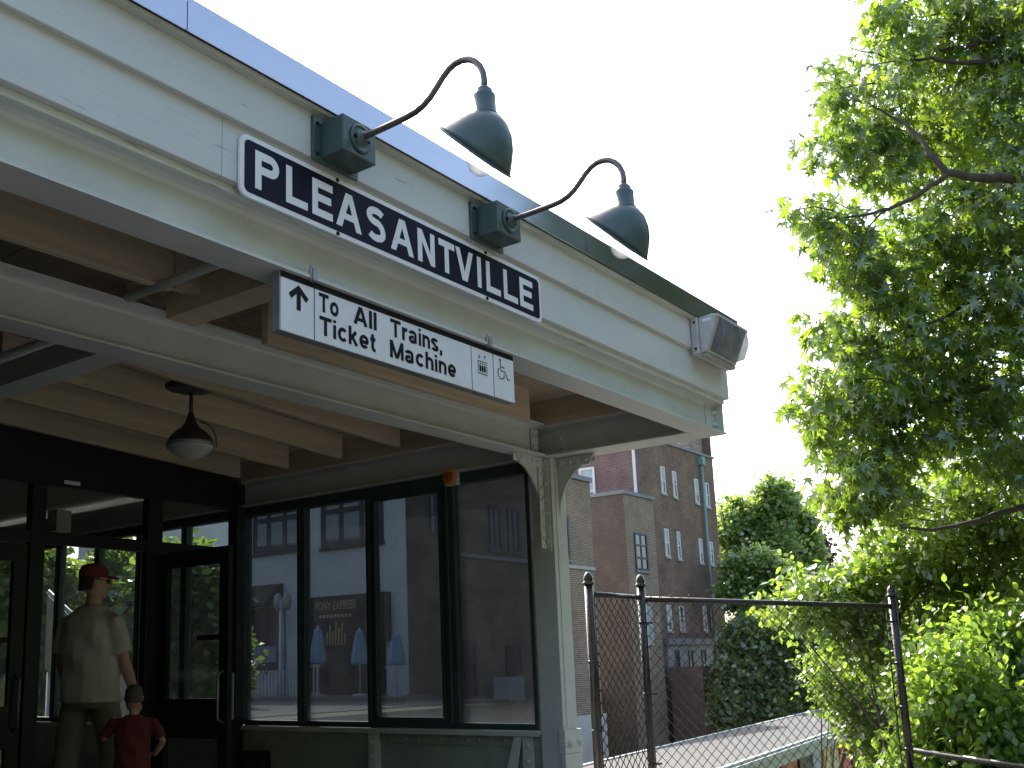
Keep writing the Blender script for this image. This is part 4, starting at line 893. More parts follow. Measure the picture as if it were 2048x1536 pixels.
# --- tan brick corner building
XB, YB = 27.0, 20.3; xbr = zY(1181, 1000, YB).x
BC = thing('tan_brick_corner_building', (XB, YB, CUT), 'tan brick corner building with dark windows, just right of the canopy column', 'building')
zbc = zY(1165, 962, YB).z; zst = zY(1155, 1432, YB).z
MB().box(XB, xbr, YB, 22.255, zst, zbc).build('wall', M['brick_tan'], BC)
MB().box(XB-0.15, xbr+0.02, YB-0.15, 22.25, CUT, zst-0.002).build('stone_base', M['concrete'], BC)
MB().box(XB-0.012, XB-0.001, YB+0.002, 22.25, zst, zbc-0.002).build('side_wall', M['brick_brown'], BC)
MB().box(XB-0.1, xbr+0.06, YB-0.1, 22.25, zbc, zbc+0.18).build('parapet_coping', M['cop_trim'], BC)
MB().box(XB-0.003, xbr+0.002, YB-0.05, YB-0.001, zY(1160, 1132, YB).z-0.12, zY(1160, 1132, YB).z).build('string_course', M['concrete'], BC)
for a, e, c, g in ((1119, 1030, 1140, 1120), (975, 1010, 1003, 1100), (1012, 1012, 1040, 1104), (1080, 1022, 1100, 1110)):
    p0, p1 = zY(a, e, YB), zY(c, g, YB); bwindow(BC, 'y', p0.x, p1.x, p1.z, p0.z, YB, M['dark_trim'], fw=0.12, bars=1, vbar=1, sill=M['cop_trim'])
for a, e, c, g in ((1010, 1290, 1045, 1352), (925, 1280, 955, 1400)):
    p0, p1 = zY(a, e, YB), zY(c, g, YB); bwindow(BC, 'y', p0.x, p1.x, p1.z, p0.z, YB, M['dark_trim'], M['shop_dark'], fw=0.12, bars=0)
p0, p1 = zX(855, 988, XB-0.012), zX(888, 1068, XB-0.012); bwindow(BC, 'x', p1.y, p0.y, p1.z, p0.z, XB-0.012, M['dark_trim'], fw=0.10, depth=0.0, bars=1, vbar=1)
p0, p1 = zY(985, 1355, YB-0.3), zY(1048, 1400, YB-0.3)
WS = tag(MB().box(p0.x, p1.x, YB-0.36, YB-0.3, p1.z, p0.z).build('notice_board', M['blind'], None, 0.02), 'pale blank board low on the corner building wall, seen through the last pane', 'board')
# --- white stucco shop building
XS = 27.0; ys0 = 22.27; ys1 = 41.0
WB = thing('white_shop_building', (XS, ys0, 0), 'white stucco shop building with dark upper windows, seen through the side windows', 'building')
MB().box(XS, XS+8, ys0, ys1, -0.5, 9.5).build('wall', M['stucco'], WB)
MB().box(XS-0.2, XS+8, ys0+0.01, ys1, 9.5, 9.8).build('parapet_coping', M['cop_trim'], WB)
for a, c, e, g in ((508, 603, 1008, 1102), (643, 768, 985, 1090)):
    p0, p1 = zX(a, e, XS), zX(c, g, XS)
    bwindow(WB, 'x', p1.y, p0.y, zX(a, g+8, XS).z, zX(a, e, XS).z+0.5, XS, M['dark_trim'], fw=0.2, bars=1, vbar=2, blind=0.80, sill=M['dark_trim'])
p0, p1 = zX(617, 1196, XS-0.2), zX(774, 1186, XS-0.2)
zsg1, zsg0 = p0.z, zX(700, 1286, XS-0.2).z
sg = MB().box(XS-0.22, XS-0.003, p1.y, p0.y, zsg0, zsg1).build('sign_fascia', M['shop_dark'], WB)
tx = MB(); pa, pb = zX(630, 1222, XS-0.23), zX(711, 1219, XS-0.23)
v, fs = text_mesh('PONY EXPRESS'); sy = (pb.y-pa.y)/(v[:, 0].max()-v[:, 0].min()); hcap = 0.30
tx.add([(XS-0.226, pa.y+(p[0]-v[:, 0].min())*sy, pa.z+p[1]/0.7*hcap) for p in v], fs)
pa2, pb2 = zX(638, 1237, XS-0.23), zX(705, 1235, XS-0.23)
for i in range(9):
    q0 = pa2.y+(pb2.y-pa2.y)*i/9; q1 = pa2.y+(pb2.y-pa2.y)*(i+0.7)/9
    tx.add([(XS-0.226, q0, pa2.z), (XS-0.226, q1, pa2.z), (XS-0.226, q1, pa2.z+0.10), (XS-0.226, q0, pa2.z+0.10)], [(0, 1, 2, 3)])
for i in range(7):
    q0 = pa2.y+(pb2.y-pa2.y)*(0.2+0.09*i); hh = (0.45, 0.7, 0.5, 0.8, 0.6, 0.75, 0.4)[i]
    tx.add([(XS-0.226, q0, pa2.z-0.95), (XS-0.226, q0-0.06, pa2.z-0.95), (XS-0.226, q0-0.10, pa2.z-0.95+hh), (XS-0.226, q0-0.03, pa2.z-0.95+hh)], [(0, 1, 2, 3)])
tx.build('gold_lettering', M['gold'], sg, fix=False)['kind'] = 'stuff'
p0, p1 = zX(617, 1300, XS), zX(774, 1400, XS)
MB().box(XS-0.06, XS-0.004, p1.y, p0.y, 0.1, zsg0-0.02).build('shop_front', M['shop_dark'], WB)
p0, p1 = zX(440, 1178, XS), zX(567, 1170, XS); zaw = zX(520, 1215, XS).z
MB().prism([(XS-1.0, zaw), (XS-0.003, zaw), (XS-0.003, zX(520, 1172, XS).z), (XS-0.15, zX(520, 1172, XS).z)], 1, p1.y, p0.y).build('awning', M['awning'], WB)
MB().box(XS-0.05, XS-0.004, p1.y, p0.y, 0.9, zaw-0.05).build('shop_window', M['farglass'], WB)
q0 = zX(515, 1300, XS-0.06); MB().box(XS-0.07, XS-0.055, zX(555, 1300, XS).y, zX(508, 1300, XS).y, zX(530, 1325, XS).z, zX(530, 1293, XS).z).build('shop_poster', M['poster_b'], WB)
# street lamp post, closed umbrellas, picket railing on the far pavement
lp_ = P(565, 1398, 0, 25.2); 
LPO = thing('street_lamp_post', (25.2, lp_.y, 0.1), 'grey street lamp post standing between the awning and the dark shop front', 'lamp post')
zl = P(565, 1200, 0, 25.2).z
MB().lathe((25.2, lp_.y, 0.1), [(0.2, 0), (0.2, 0.4), (0.13, 0.5), (0.12, zl-0.1)], 14).build('shaft', M['steel'], LPO)
for s_ in (-1, 1):
    MB().lathe((25.2, lp_.y+s_*0.22, zl-0.25), [(0.04, -0.1), (0.13, 0.0), (0.17, 0.2), (0.12, 0.4), (0.02, 0.5)], 12).build('lantern', M['globe'], LPO)
for i, (a, t_, e) in enumerate(((636, 1253, 1327), (719, 1259, 1329), (792, 1267, 1330))):
    xq = 25.4; pq = P(a, t_, 0, xq); zlow = P(a, e, 0, xq).z
    UM = thing('umbrella', (xq, pq.y, 0.13), ('leftmost closed blue patio umbrella in front of the shop, behind the glass', 'middle closed blue patio umbrella in front of the dark shop front', 'rightmost closed blue patio umbrella near the brick corner')[i], 'umbrella', 'closed blue umbrellas')
    H_ = pq.z-zlow; rings_ = []
    for j, (rf, hf) in enumerate(((0.24, 0.0), (0.26, 0.06), (0.23, 0.25), (0.19, 0.5), (0.15, 0.72), (0.12, 0.86), (0.13, 0.88), (0.05, 0.97), (0.01, 1.0))):
        rings_.append([(xq+rf*(1+0.16*math.cos(8*k*math.pi/12))*math.cos(k*math.pi/12), pq.y+rf*(1+0.16*math.cos(8*k*math.pi/12))*math.sin(k*math.pi/12), zlow+H_*hf) for k in range(24)])
    MB().rings(rings_).build('canopy', M['blue_cloth'], UM)
    MB().tube([(xq, pq.y, 0.13), (xq, pq.y, pq.z+0.05)], 0.025, 8).build('pole', M['white_trim'], UM)
    MB().lathe((xq, pq.y, 0.13), [(0.28, 0), (0.26, 0.06), (0.05, 0.1)], 14).build('base', M['grey_cast'], UM)
def picket(label, ya, yb, xq, z1):
    R_ = thing('picket_railing', (xq, (ya+yb)/2, 0.1), label, 'railing')
    MB().box(xq-0.02, xq+0.02, ya, yb, z1-0.06, z1).build('rail', M['white_trim'], R_); MB().box(xq-0.02, xq+0.02, ya, yb, 0.25, 0.31).build('rail', M['white_trim'], R_)
    n = int((yb-ya)/0.16); me = MB().box(-0.015, 0.015, -0.028, 0.028, 0.1, z1+0.03).mesh('picket'); me.materials.append(M['white_trim'])
    for i in range(n): piece('picket', me, None, R_, (xq-0.036, ya+0.08+i*0.16, 0.0))
picket('white picket railing under the awning behind the first pane', P(600, 1370, 0, 24.6).y, P(498, 1370, 0, 24.6).y, 24.6, P(550, 1342, 0, 24.6).z)
picket('white picket railing around the patio beside the umbrellas', P(640, 1370, 0, 24.6).y, P(622, 1370, 0, 24.6).y, 24.6, P(632, 1330, 0, 24.6).z)
picket('white picket railing near the brick corner behind the third pane', P(803, 1370, 0, 24.6).y, P(772, 1370, 0, 24.6).y, 24.6, P(790, 1332, 0, 24.6).z)
# dark terrace house far behind the near trees (roof glimpsed left of the man)
HH = thing('brown_house', (13, 44, 0), 'brown house with dark roof glimpsed through the passage glass', 'house')
MB().box(12, 26, 44, 52, 0, 7.2).build('wall', M['brick_brown'], HH)
MB().prism([(11.5, 7.2), (26.5, 7.2), (19, 10.5)], 1, 43.5, 52.5).build('roof', M['cop_trim'], HH)

# ================================================================ TREES
LEAF_MAPLE = (np.array([(0, 0, 0), (0.10, 0.12, 0.03), (0.42, 0.10, -0.06), (0.17, 0.30, 0.04), (0.46, 0.62, -0.10), (0.11, 0.48, 0.05), (0.0, 1.0, -0.16), (-0.11, 0.48, 0.05), (-0.46, 0.62, -0.10), (-0.17, 0.30, 0.04), (-0.42, 0.10, -0.06), (-0.10, 0.12, 0.03), (0, 0.32, 0.07)]),
              [(12, 0, 1), (12, 1, 2, 3), (12, 3, 4, 5), (12, 5, 6, 7), (12, 7, 8, 9), (12, 9, 10, 11), (12, 11, 0)])
LEAF_OVAL = (np.array([(0, 0, 0), (0.26, 0.28, 0.05), (0.28, 0.6, 0.03), (0, 1.0, -0.08), (-0.28, 0.6, 0.03), (-0.26, 0.28, 0.05), (0, 0.5, -0.02)]),
             [(6, 0, 1), (6, 1, 2), (6, 2, 3), (6, 3, 4), (6, 4, 5), (6, 5, 0)])
LEAF_CLUMP = (np.array([(-0.4, 0, 0), (0.35, 0.1, 0.1), (0.5, 0.7, -0.1), (-0.1, 1.0, 0.05), (-0.55, 0.6, -0.12)]), [(0, 1, 2), (0, 2, 3), (0, 3, 4)])
def unit(v): return v/np.maximum(np.linalg.norm(v, axis=1, keepdims=True), 1e-9)
def leaves(name, pos, axis, size, shape, mat, parent, up_bias=0.8, tint=None):
    """one crown mesh: a small shaped leaf at every position"""
    n = len(pos); V, F = shape
    t = unit(axis); nr = rng.normal(size=(n, 3)); nr[:, 2] = np.abs(nr[:, 2])*1.0+up_bias
    nr = unit(nr - t*np.sum(nr*t, 1, keepdims=True)); bb = np.cross(t, nr)
    S = size[:, None, None]
    vv = pos[:, None, :] + S*(V[None, :, 0:1]*bb[:, None, :] + V[None, :, 1:2]*t[:, None, :] + V[None, :, 2:3]*nr[:, None, :])
    off = np.array(WLOC[parent.name]); vv = (vv-off).reshape(-1, 3); k = len(V)
    me = bpy.data.meshes.new(name); lens = np.array([len(f) for f in F]); flat = np.concatenate([np.array(f) for f in F])
    idx = (flat[None, :]+np.arange(n)[:, None]*k).ravel(); tot = np.tile(lens, n); st_ = np.concatenate([[0], np.cumsum(tot)[:-1]])
    me.vertices.add(len(vv)); me.vertices.foreach_set('co', vv.ravel().astype(np.float32))
    me.loops.add(len(idx)); me.loops.foreach_set('vertex_index', idx.astype(np.int32))
    me.polygons.add(len(tot)); me.polygons.foreach_set('loop_start', st_.astype(np.int32)); me.polygons.foreach_set('loop_total', tot.astype(np.int32))
    me.update(calc_edges=True)
    at_ = me.attributes.new('tint', 'FLOAT', 'POINT'); tv = rng.random(n) if tint is None else tint
    at_.data.foreach_set('value', np.repeat(tv, k).astype(np.float32))
    return link(name, me, mat, parent)
def sample_blobs(blobs, n_clusters, shell=0.55):
    """cluster centres spread through overlapping ellipsoids, denser near the surface"""
    vol = np.array([b[1][0]*b[1][1]*b[1][2] for b in blobs])**0.72; which = rng.choice(len(blobs), n_clusters, p=vol/vol.sum())
    c = np.array([b[0] for b in blobs])[which]; r = np.array([b[1] for b in blobs])[which]
    d = unit(rng.normal(size=(n_clusters, 3))); rr = (shell+(1-shell)*rng.random(n_clusters))**0.6
    rr *= 0.78+0.3*rng.random(n_clusters)
    return c+d*r*rr[:, None], d
def crown(name, blobs, n_clusters, per, spread, size, shape, mat, parent, droop=0.5, up_bias=0.8, shell=0.5):
    c, d = sample_blobs(blobs, n_clusters, shell)
    ph = rng.random(n_clusters)
    pos = np.repeat(c, per, 0)+rng.normal(size=(n_clusters*per, 3))*spread
    ax = np.repeat(d, per, 0)*0.5+rng.normal(size=(n_clusters*per, 3))*0.75; ax[:, 2] -= droop
    sz = size*(0.65+0.6*rng.random(n_clusters*per))
    tint = np.clip(np.repeat(ph, per)*0.6+rng.random(n_clusters*per)*0.4, 0, 1)
    return leaves(name, pos, ax, sz, shape, mat, parent, up_bias, tint), c
def limb(pts, r0, r1, n=8, jit=0.0):
    pts = [Vector(p) for p in pts]; out = []
    for i in range(len(pts)-1):
        for k in range(4):
            t = k/4; q = pts[i].lerp(pts[i+1], t); out.append(q+Vector([random.uniform(-jit, jit) for _ in range(3)]))
    out.append(pts[-1]); m = len(out)
    return out, [r0+(r1-r0)*(i/(m-1))**0.8 for i in range(m)]
# --- big maple at the right: crown surveyed as foliage masses at several depths
trunk_base = Vector((12.2, 0.1, -0.1))
TM = thing('maple_tree', trunk_base, 'large maple tree with drooping lobed leaves filling the right edge', 'tree')
mb_ = []
def blob(px, py, rpx, fwd, rd=0.9, aspect=1.0):
    px = px+30 if px < 1700 else px
    c = PF(px, py, fwd); r = rpx/FOC*fwd; mb_.append((tuple(c), (max(r*0.8, rd), r*0.92, r*aspect*0.95)))
for args in ((1830, 40, 95, 10.6), (1930, 110, 110, 11.0), (1790, 90, 60, 10.2), (2020, 40, 120, 10.6), (1720, 210, 70, 10.0), (1800, 230, 90, 10.6), (1900, 250, 90, 11.4), (2010, 250, 110, 10.4),
             (1665, 230, 40, 9.8), (1650, 300, 36, 9.8), (1730, 320, 55, 9.9), (1800, 330, 50, 10.6), (1625, 330, 16, 9.7), (1600, 470, 28, 9.5), (1660, 500, 52, 9.7), (1700, 545, 38, 9.8), (1640, 440, 26, 9.6), (1720, 490, 32, 9.9),
             (1840, 480, 75, 10.2), (1930, 440, 95, 10.8), (2030, 430, 110, 10.0), (1870, 560, 90, 10.4), (1980, 580, 110, 10.2), (1790, 560, 45, 10.0), (1760, 600, 40, 10.0),
             (1800, 660, 80, 9.9), (1700, 680, 50, 9.6), (1625, 680, 30, 9.4), (1640, 770, 62, 9.4), (1740, 760, 85, 9.7), (1860, 730, 110, 10.2), (1990, 740, 120, 10.0), (1610, 830, 42, 9.4),
             (1700, 860, 80, 9.6), (1820, 850, 110, 10.2), (1960, 880, 120, 10.6), (1680, 960, 62, 9.5), (1760, 960, 75, 9.7), (1640, 1000, 32, 9.4), (1730, 1040, 45, 9.6), (2060, 900, 110, 9.9), (2080, 620, 120, 9.8)): blob(*args)
for c_, r_ in (((12.0, -1.0, 4.6), 1.6), ((13.2, 0.4, 7.0), 1.8), ((11.3, -0.6, 6.4), 1.5), ((13.6, -1.2, 3.2), 1.4), ((12.4, 0.4, 8.8), 1.7)): mb_.append((c_, (r_, r_, r_)))
cr, cc = crown('crown', mb_, 5500, 9, 0.068, 0.138, LEAF_MAPLE, M['leaf_maple'], TM, 1.35, 0.3, 0.35)
tr = MB(); pts, rs = limb([trunk_base, (12.1, 0.2, 2.5), (12.3, 0.4, 5.5), (12.0, 0.5, 9.0)], 0.30, 0.12, jit=0.03); tr.tube(pts, rs, 12); tr.build('trunk', M['bark'], TM)
def branch(pp, r0, r1, jit=0.012):
    pts, rs = limb(pp, r0, r1, jit=jit); MB().tube(pts, rs, 7).build('branch', M['bark'], TM)
s0 = Vector((12.15, 0.3, 4.6))
branch([Vector((12.2, 0.3, 4.2)), PF(2120, 360, 10.0), PF(2040, 358, 9.5), PF(1960, 355, 9.25), PF(1895, 345, 9.2), PF(1860, 310, 9.25), PF(1845, 280, 9.35), PF(1800, 240, 9.6), PF(1735, 205, 9.8)], 0.066, 0.008)
branch([PF(1895, 347, 9.2), PF(1850, 380, 9.2), PF(1790, 413, 9.2), PF(1735, 428, 9.25), PF(1680, 436, 9.3), PF(1630, 442, 9.4)], 0.030, 0.006)
branch([PF(1770, 418, 9.2), PF(1740, 450, 9.25), PF(1725, 490, 9.3)], 0.012, 0.004)
branch([Vector((12.2, 0.4, 5.4)), PF(2100, 60, 10.8), PF(2040, 68, 10.5), PF(1960, 85, 10.4), PF(1900, 100, 10.4), PF(1840, 95, 10.4)], 0.06, 0.008)
branch([Vector((12.2, 0.4, 5.0)), PF(2100, 125, 10.6), PF(2000, 120, 10.4), PF(1930, 125, 10.3), PF(1860, 118, 10.2), PF(1790, 120, 10.1), PF(1700, 95, 10.0)], 0.045, 0.005)
branch([Vector((12.2, 0.3, 3.2)), PF(2080, 760, 10.2), PF(1960, 780, 10.0), PF(1860, 810, 9.9), PF(1760, 850, 9.8), PF(1680, 880, 9.7)], 0.05, 0.006)
branch([Vector((12.2, 0.3, 3.6)), PF(2080, 560, 10.4), PF(1960, 590, 10.2), PF(1880, 640, 10.0), PF(1780, 670, 9.8)], 0.05, 0.006)
branch([Vector((12.2, 0.3, 2.6)), PF(2080, 1000, 10.2), PF(1960, 1040, 10.0), PF(1860, 1060, 9.9), PF(1760, 1050, 9.8)], 0.05, 0.006)
tw = MB()
for i in range(0, len(cc), 4):
    p = Vector(cc[i]); q = p+Vector((random.uniform(0.1, 0.5), random.uniform(-0.3, 0.1), random.uniform(-0.1, 0.25)))
    tw.tube([q, q.lerp(p, 0.5)+Vector((0, 0, 0.03)), p], [0.009, 0.006, 0.003], 4, True, False)
tw.build('twigs', M['bark'], TM, fix=False)['kind'] = 'stuff'
# --- small-leaved tree below it
def tree(name, label, base, blobs, n, per, spread, size, shape, mat, cat='tree', droop=0.3, up=0.8, shell=0.4, tr0=0.14, trunk_top=None, group=None):
    T = thing(name, base, label, cat, group)
    cr, cc = crown('crown', blobs, n, per, spread, size, shape, mat, T, droop, up, shell)
    b0 = Vector(base); top = Vector(trunk_top) if trunk_top else Vector(np.array([b[0] for b in blobs]).mean(0))
    t = MB(); pts, rs = limb([b0, b0.lerp(top, 0.5), top], tr0, tr0*0.4, jit=tr0*0.15); t.tube(pts, rs, 10)
    for b_ in blobs[:14]:
        pts, rs = limb([b0.lerp(top, random.uniform(0.45, 0.95)), Vector(b_[0])], tr0*0.32, tr0*0.06, jit=tr0*0.2); t.tube(pts, rs, 6)
    t.build('trunk', M['bark'], T, fix=False)
    return T
def pb(lst, rd=0.6):
    out = []
    for px, py, r, f in lst:
        c = PF(px, py, f); q = r/FOC*f; out.append((tuple(c), (max(q*0.8, rd), q*0.92, q*0.95)))
    return out
tree('small_leaved_tree', 'small-leaved tree with glossy foliage behind the last fence post, under the maple', (11.6, 3.4, -3.0),
     pb([(1900, 1000, 70, 11.5), (2000, 1010, 80, 11.5), (1830, 1090, 80, 11.5), (1940, 1110, 100, 11.8), (2040, 1120, 80, 11.5), (1760, 1150, 60, 11.5), (1680, 1180, 45, 11.3), (1610, 1190, 34, 11.2), (1560, 1215, 22, 11.1), (1640, 1225, 40, 11.2), (1720, 1220, 60, 11.4),
         (1850, 1210, 90, 11.8), (1960, 1220, 80, 12.0), (1720, 1290, 50, 11.4), (1790, 1310, 50, 11.4), (1590, 1235, 22, 11.1)]), 2100, 9, 0.10, 0.088, LEAF_OVAL, M['leaf_small'], droop=0.35, tr0=0.06)
tree('sapling_thicket', 'thin pale-leaved bush growing up through the slope behind the wire mesh', (12.0, 5.2, -3.5),
     pb([(1720, 1400, 55, 12), (1680, 1370, 34, 12), (1745, 1460, 48, 11.8), (1640, 1330, 22, 12), (1775, 1520, 45, 11.6), (1660, 1395, 18, 12), (1800, 1420, 40, 11.8)]), 620, 8, 0.09, 0.075, LEAF_OVAL, M['leaf_small'], 'bush', droop=0.2, tr0=0.05)
tree('vine_bush', 'bright yellow-green broad-leaved vine bush at the lower right, beyond the pipe rail', (10.9, 1.4, -0.6),
     pb([(1880+random.uniform(-30, 190)*1.0, 0, 0, 0) for _ in range(0)] + [(x_, y_, random.uniform(20, 48), random.uniform(9.3, 10.4)) for x_, y_ in
         ((1875, 1370), (1905, 1330), (1850, 1420), (1940, 1345), (1985, 1300), (2025, 1270), (2065, 1290), (1900, 1400), (1950, 1410), (2000, 1370), (2045, 1350), (1865, 1470), (1915, 1465), (1965, 1470), (2010, 1440), (2055, 1430), (1845, 1520), (1890, 1530), (1940, 1530), (1990, 1520), (2045, 1510), (1860, 1580), (1930, 1590), (2000, 1580), (2070, 1570), (1840, 1340), (2090, 1350), (1960, 1265))], 0.35), 2000, 8, 0.15, 0.085, LEAF_OVAL, M['leaf_vine'], 'bush', droop=0.6, up=0.5, shell=0.2, tr0=0.05)
# --- trees beyond the cutting, right of the apartment block
def far(px, py, r, f): return (px, py, r, f)
tree('far_tree', 'round-topped dark green tree standing just right of the apartment block', tuple(PF(1530, 1500, 62)),
     pb([far(1500, 1060, 55, 62), far(1550, 1010, 45, 62), far(1470, 1030, 30, 61), far(1590, 1050, 45, 63), far(1530, 1110, 70, 61), far(1600, 1110, 50, 63), far(1480, 1110, 40, 61), far(1545, 985, 28, 62), far(1455, 1070, 22, 61), far(1580, 1200, 90, 62)], 1.5), 3200, 9, 0.26, 0.26, LEAF_CLUMP, M['leaf_light'], droop=0.2, tr0=0.3)
tree('purple_tree', 'dark purple-leaved tree half hidden behind the round green one', tuple(PF(1610, 1500, 70)),
     pb([far(1600, 1080, 45, 70), far(1625, 1120, 35, 70), far(1590, 1140, 45, 70)], 1.5), 900, 9, 0.26, 0.27, LEAF_CLUMP, M['leaf_purple'], droop=0.2, tr0=0.25)
tree('light_green_tree', 'lighter green young tree in front of the round dark tree', tuple(PF(1510, 1500, 52)),
     pb([far(1480, 1140, 32, 52), far(1520, 1125, 28, 52), far(1560, 1155, 35, 52), far(1500, 1190, 50, 52), far(1560, 1210, 45, 52), far(1460, 1185, 22, 52), far(1590, 1190, 30, 52)], 1.2), 1700, 9, 0.2, 0.19, LEAF_CLUMP, M['leaf_light'], droop=0.2, tr0=0.2)
tree('shaded_hedge_tree', 'dense dark shrub mass in shade behind the wire mesh, beyond the platform shelter', tuple(PF(1560, 1560, 48)),
     pb([far(1500, 1290, 60, 48), far(1570, 1290, 70, 48), far(1630, 1310, 50, 48), far(1480, 1370, 60, 47), far(1560, 1380, 80, 47), far(1640, 1380, 55, 47), far(1470, 1420, 40, 46), far(1560, 1430, 60, 46)], 1.5), 3600, 9, 0.22, 0.20, LEAF_CLUMP, M['leaf_dark'], 'shrub', droop=0.2, tr0=0.2)
# --- trees seen through the passage and doors at the left
for i, (px, f, s, lab) in enumerate(((40, 21, 1.0, 'leafy green tree seen through the leftmost door glass'), (255, 23, 1.0, 'leafy green tree seen through the passage glass beside the man'), (365, 22, 0.8, 'leafy green tree seen through the open door leaf'))):
    bs = [(px-50, 1200, 70*s, f), (px+40, 1180, 70*s, f), (px, 1270, 90*s, f), (px-60, 1330, 80*s, f), (px+60, 1320, 80*s, f), (px, 1130, 50*s, f), (px+20, 1390, 90*s, f)]
    bp = PF(px, 1350, f); tree('street_tree', lab, (bp.x, bp.y, -0.05), pb(bs, 0.9), 1100, 8, 0.18, 0.17, LEAF_CLUMP, M['leaf_small'], droop=0.2, tr0=0.12, group='trees beyond the passage')
bp = P(488, 1300, 0, 22.5)
tree('street_tree', 'small sapling at the left edge of the first side pane', (22.5, bp.y, 0.0), pb([(472, 1250, 24, 30), (480, 1290, 18, 30), (465, 1320, 28, 30), (482, 1355, 15, 30), (470, 1390, 20, 30)], 0.3), 110, 8, 0.09, 0.11, LEAF_CLUMP, M['leaf_light'], droop=0.2, tr0=0.05, group='trees beyond the passage')

bt = tree('sky_blocker_tree', 'tall leafy tree added behind the viewpoint to block the low sky', (9, -13, 0), [((9+dx, -13+dy, dz), (r_, r_, r_)) for dx, dy, dz, r_ in ((0, 0, 5.5, 2.6), (-2, 0.5, 4.2, 2.2), (2, -0.5, 4.4, 2.3), (0.5, 1, 7.6, 2.2), (-1.2, -0.8, 7.0, 1.9), (1.6, 0.6, 2.8, 1.7), (-1.6, 0.2, 2.4, 1.7))], 900, 8, 0.3, 0.55, LEAF_CLUMP, M['leaf_dark'], droop=0.2, tr0=0.22, group='added sky-blocking trees behind the viewpoint')  # unseen row added to cut low sky light and darken the coping reflection
for dx, dy in ((-6, 0.5), (-12, -0.5), (-18, 0.4), (-24, 0), (6, -0.4), (12, 0.2), (17, 3.0), (-29, 3), (3, -4), (-9, -4)):
    t2 = copy_tree(bt, (dx, dy, 0))
    if dx > 0: t2.scale = (1.2, 1.2, 1.15)
bt.scale = (1.1, 1.1, 1.05)
# ================================================================ PEOPLE
def fuse(mb, name, mat, parent, voxel, smooth=6):
    """turn overlapping tubes and rings into one continuous skin"""
    off = WLOC[parent.name]; me = mb.mesh(name, off); ob = bpy.data.objects.new('tmp', me); COL.objects.link(ob)
    r = ob.modifiers.new('r', 'REMESH'); r.mode = 'VOXEL'; r.voxel_size = voxel
    s = ob.modifiers.new('s', 'SMOOTH'); s.iterations = smooth; s.factor = 0.5
    m2 = bpy.data.meshes.new_from_object(ob.evaluated_get(bpy.context.evaluated_depsgraph_get())); bpy.data.objects.remove(ob)
    m2.polygons.foreach_set('use_smooth', [True]*len(m2.polygons)); m2.name = name; m2.materials.clear()
    return link(name, m2, mat, parent)
def ell(cx, cy, cz, rx, ry, n=20, rot=0.0):
    out = []
    for k in range(n):
        a = 2*math.pi*k/n; x_, y_ = rx*math.cos(a), ry*math.sin(a)
        out.append((cx+x_*math.cos(rot)-y_*math.sin(rot), cy+x_*math.sin(rot)+y_*math.cos(rot), cz))
    return out
def sphere_to(mb, c, rx, ry, rz, rot=0.0):
    rr = []
    for i in range(9):
        a = -math.pi/2+math.pi*(i+0.5)/9*1.0; rr.append(ell(c[0], c[1], c[2]+rz*math.sin(a), rx*math.cos(a), ry*math.cos(a), 16, rot))
    mb.rings(rr)
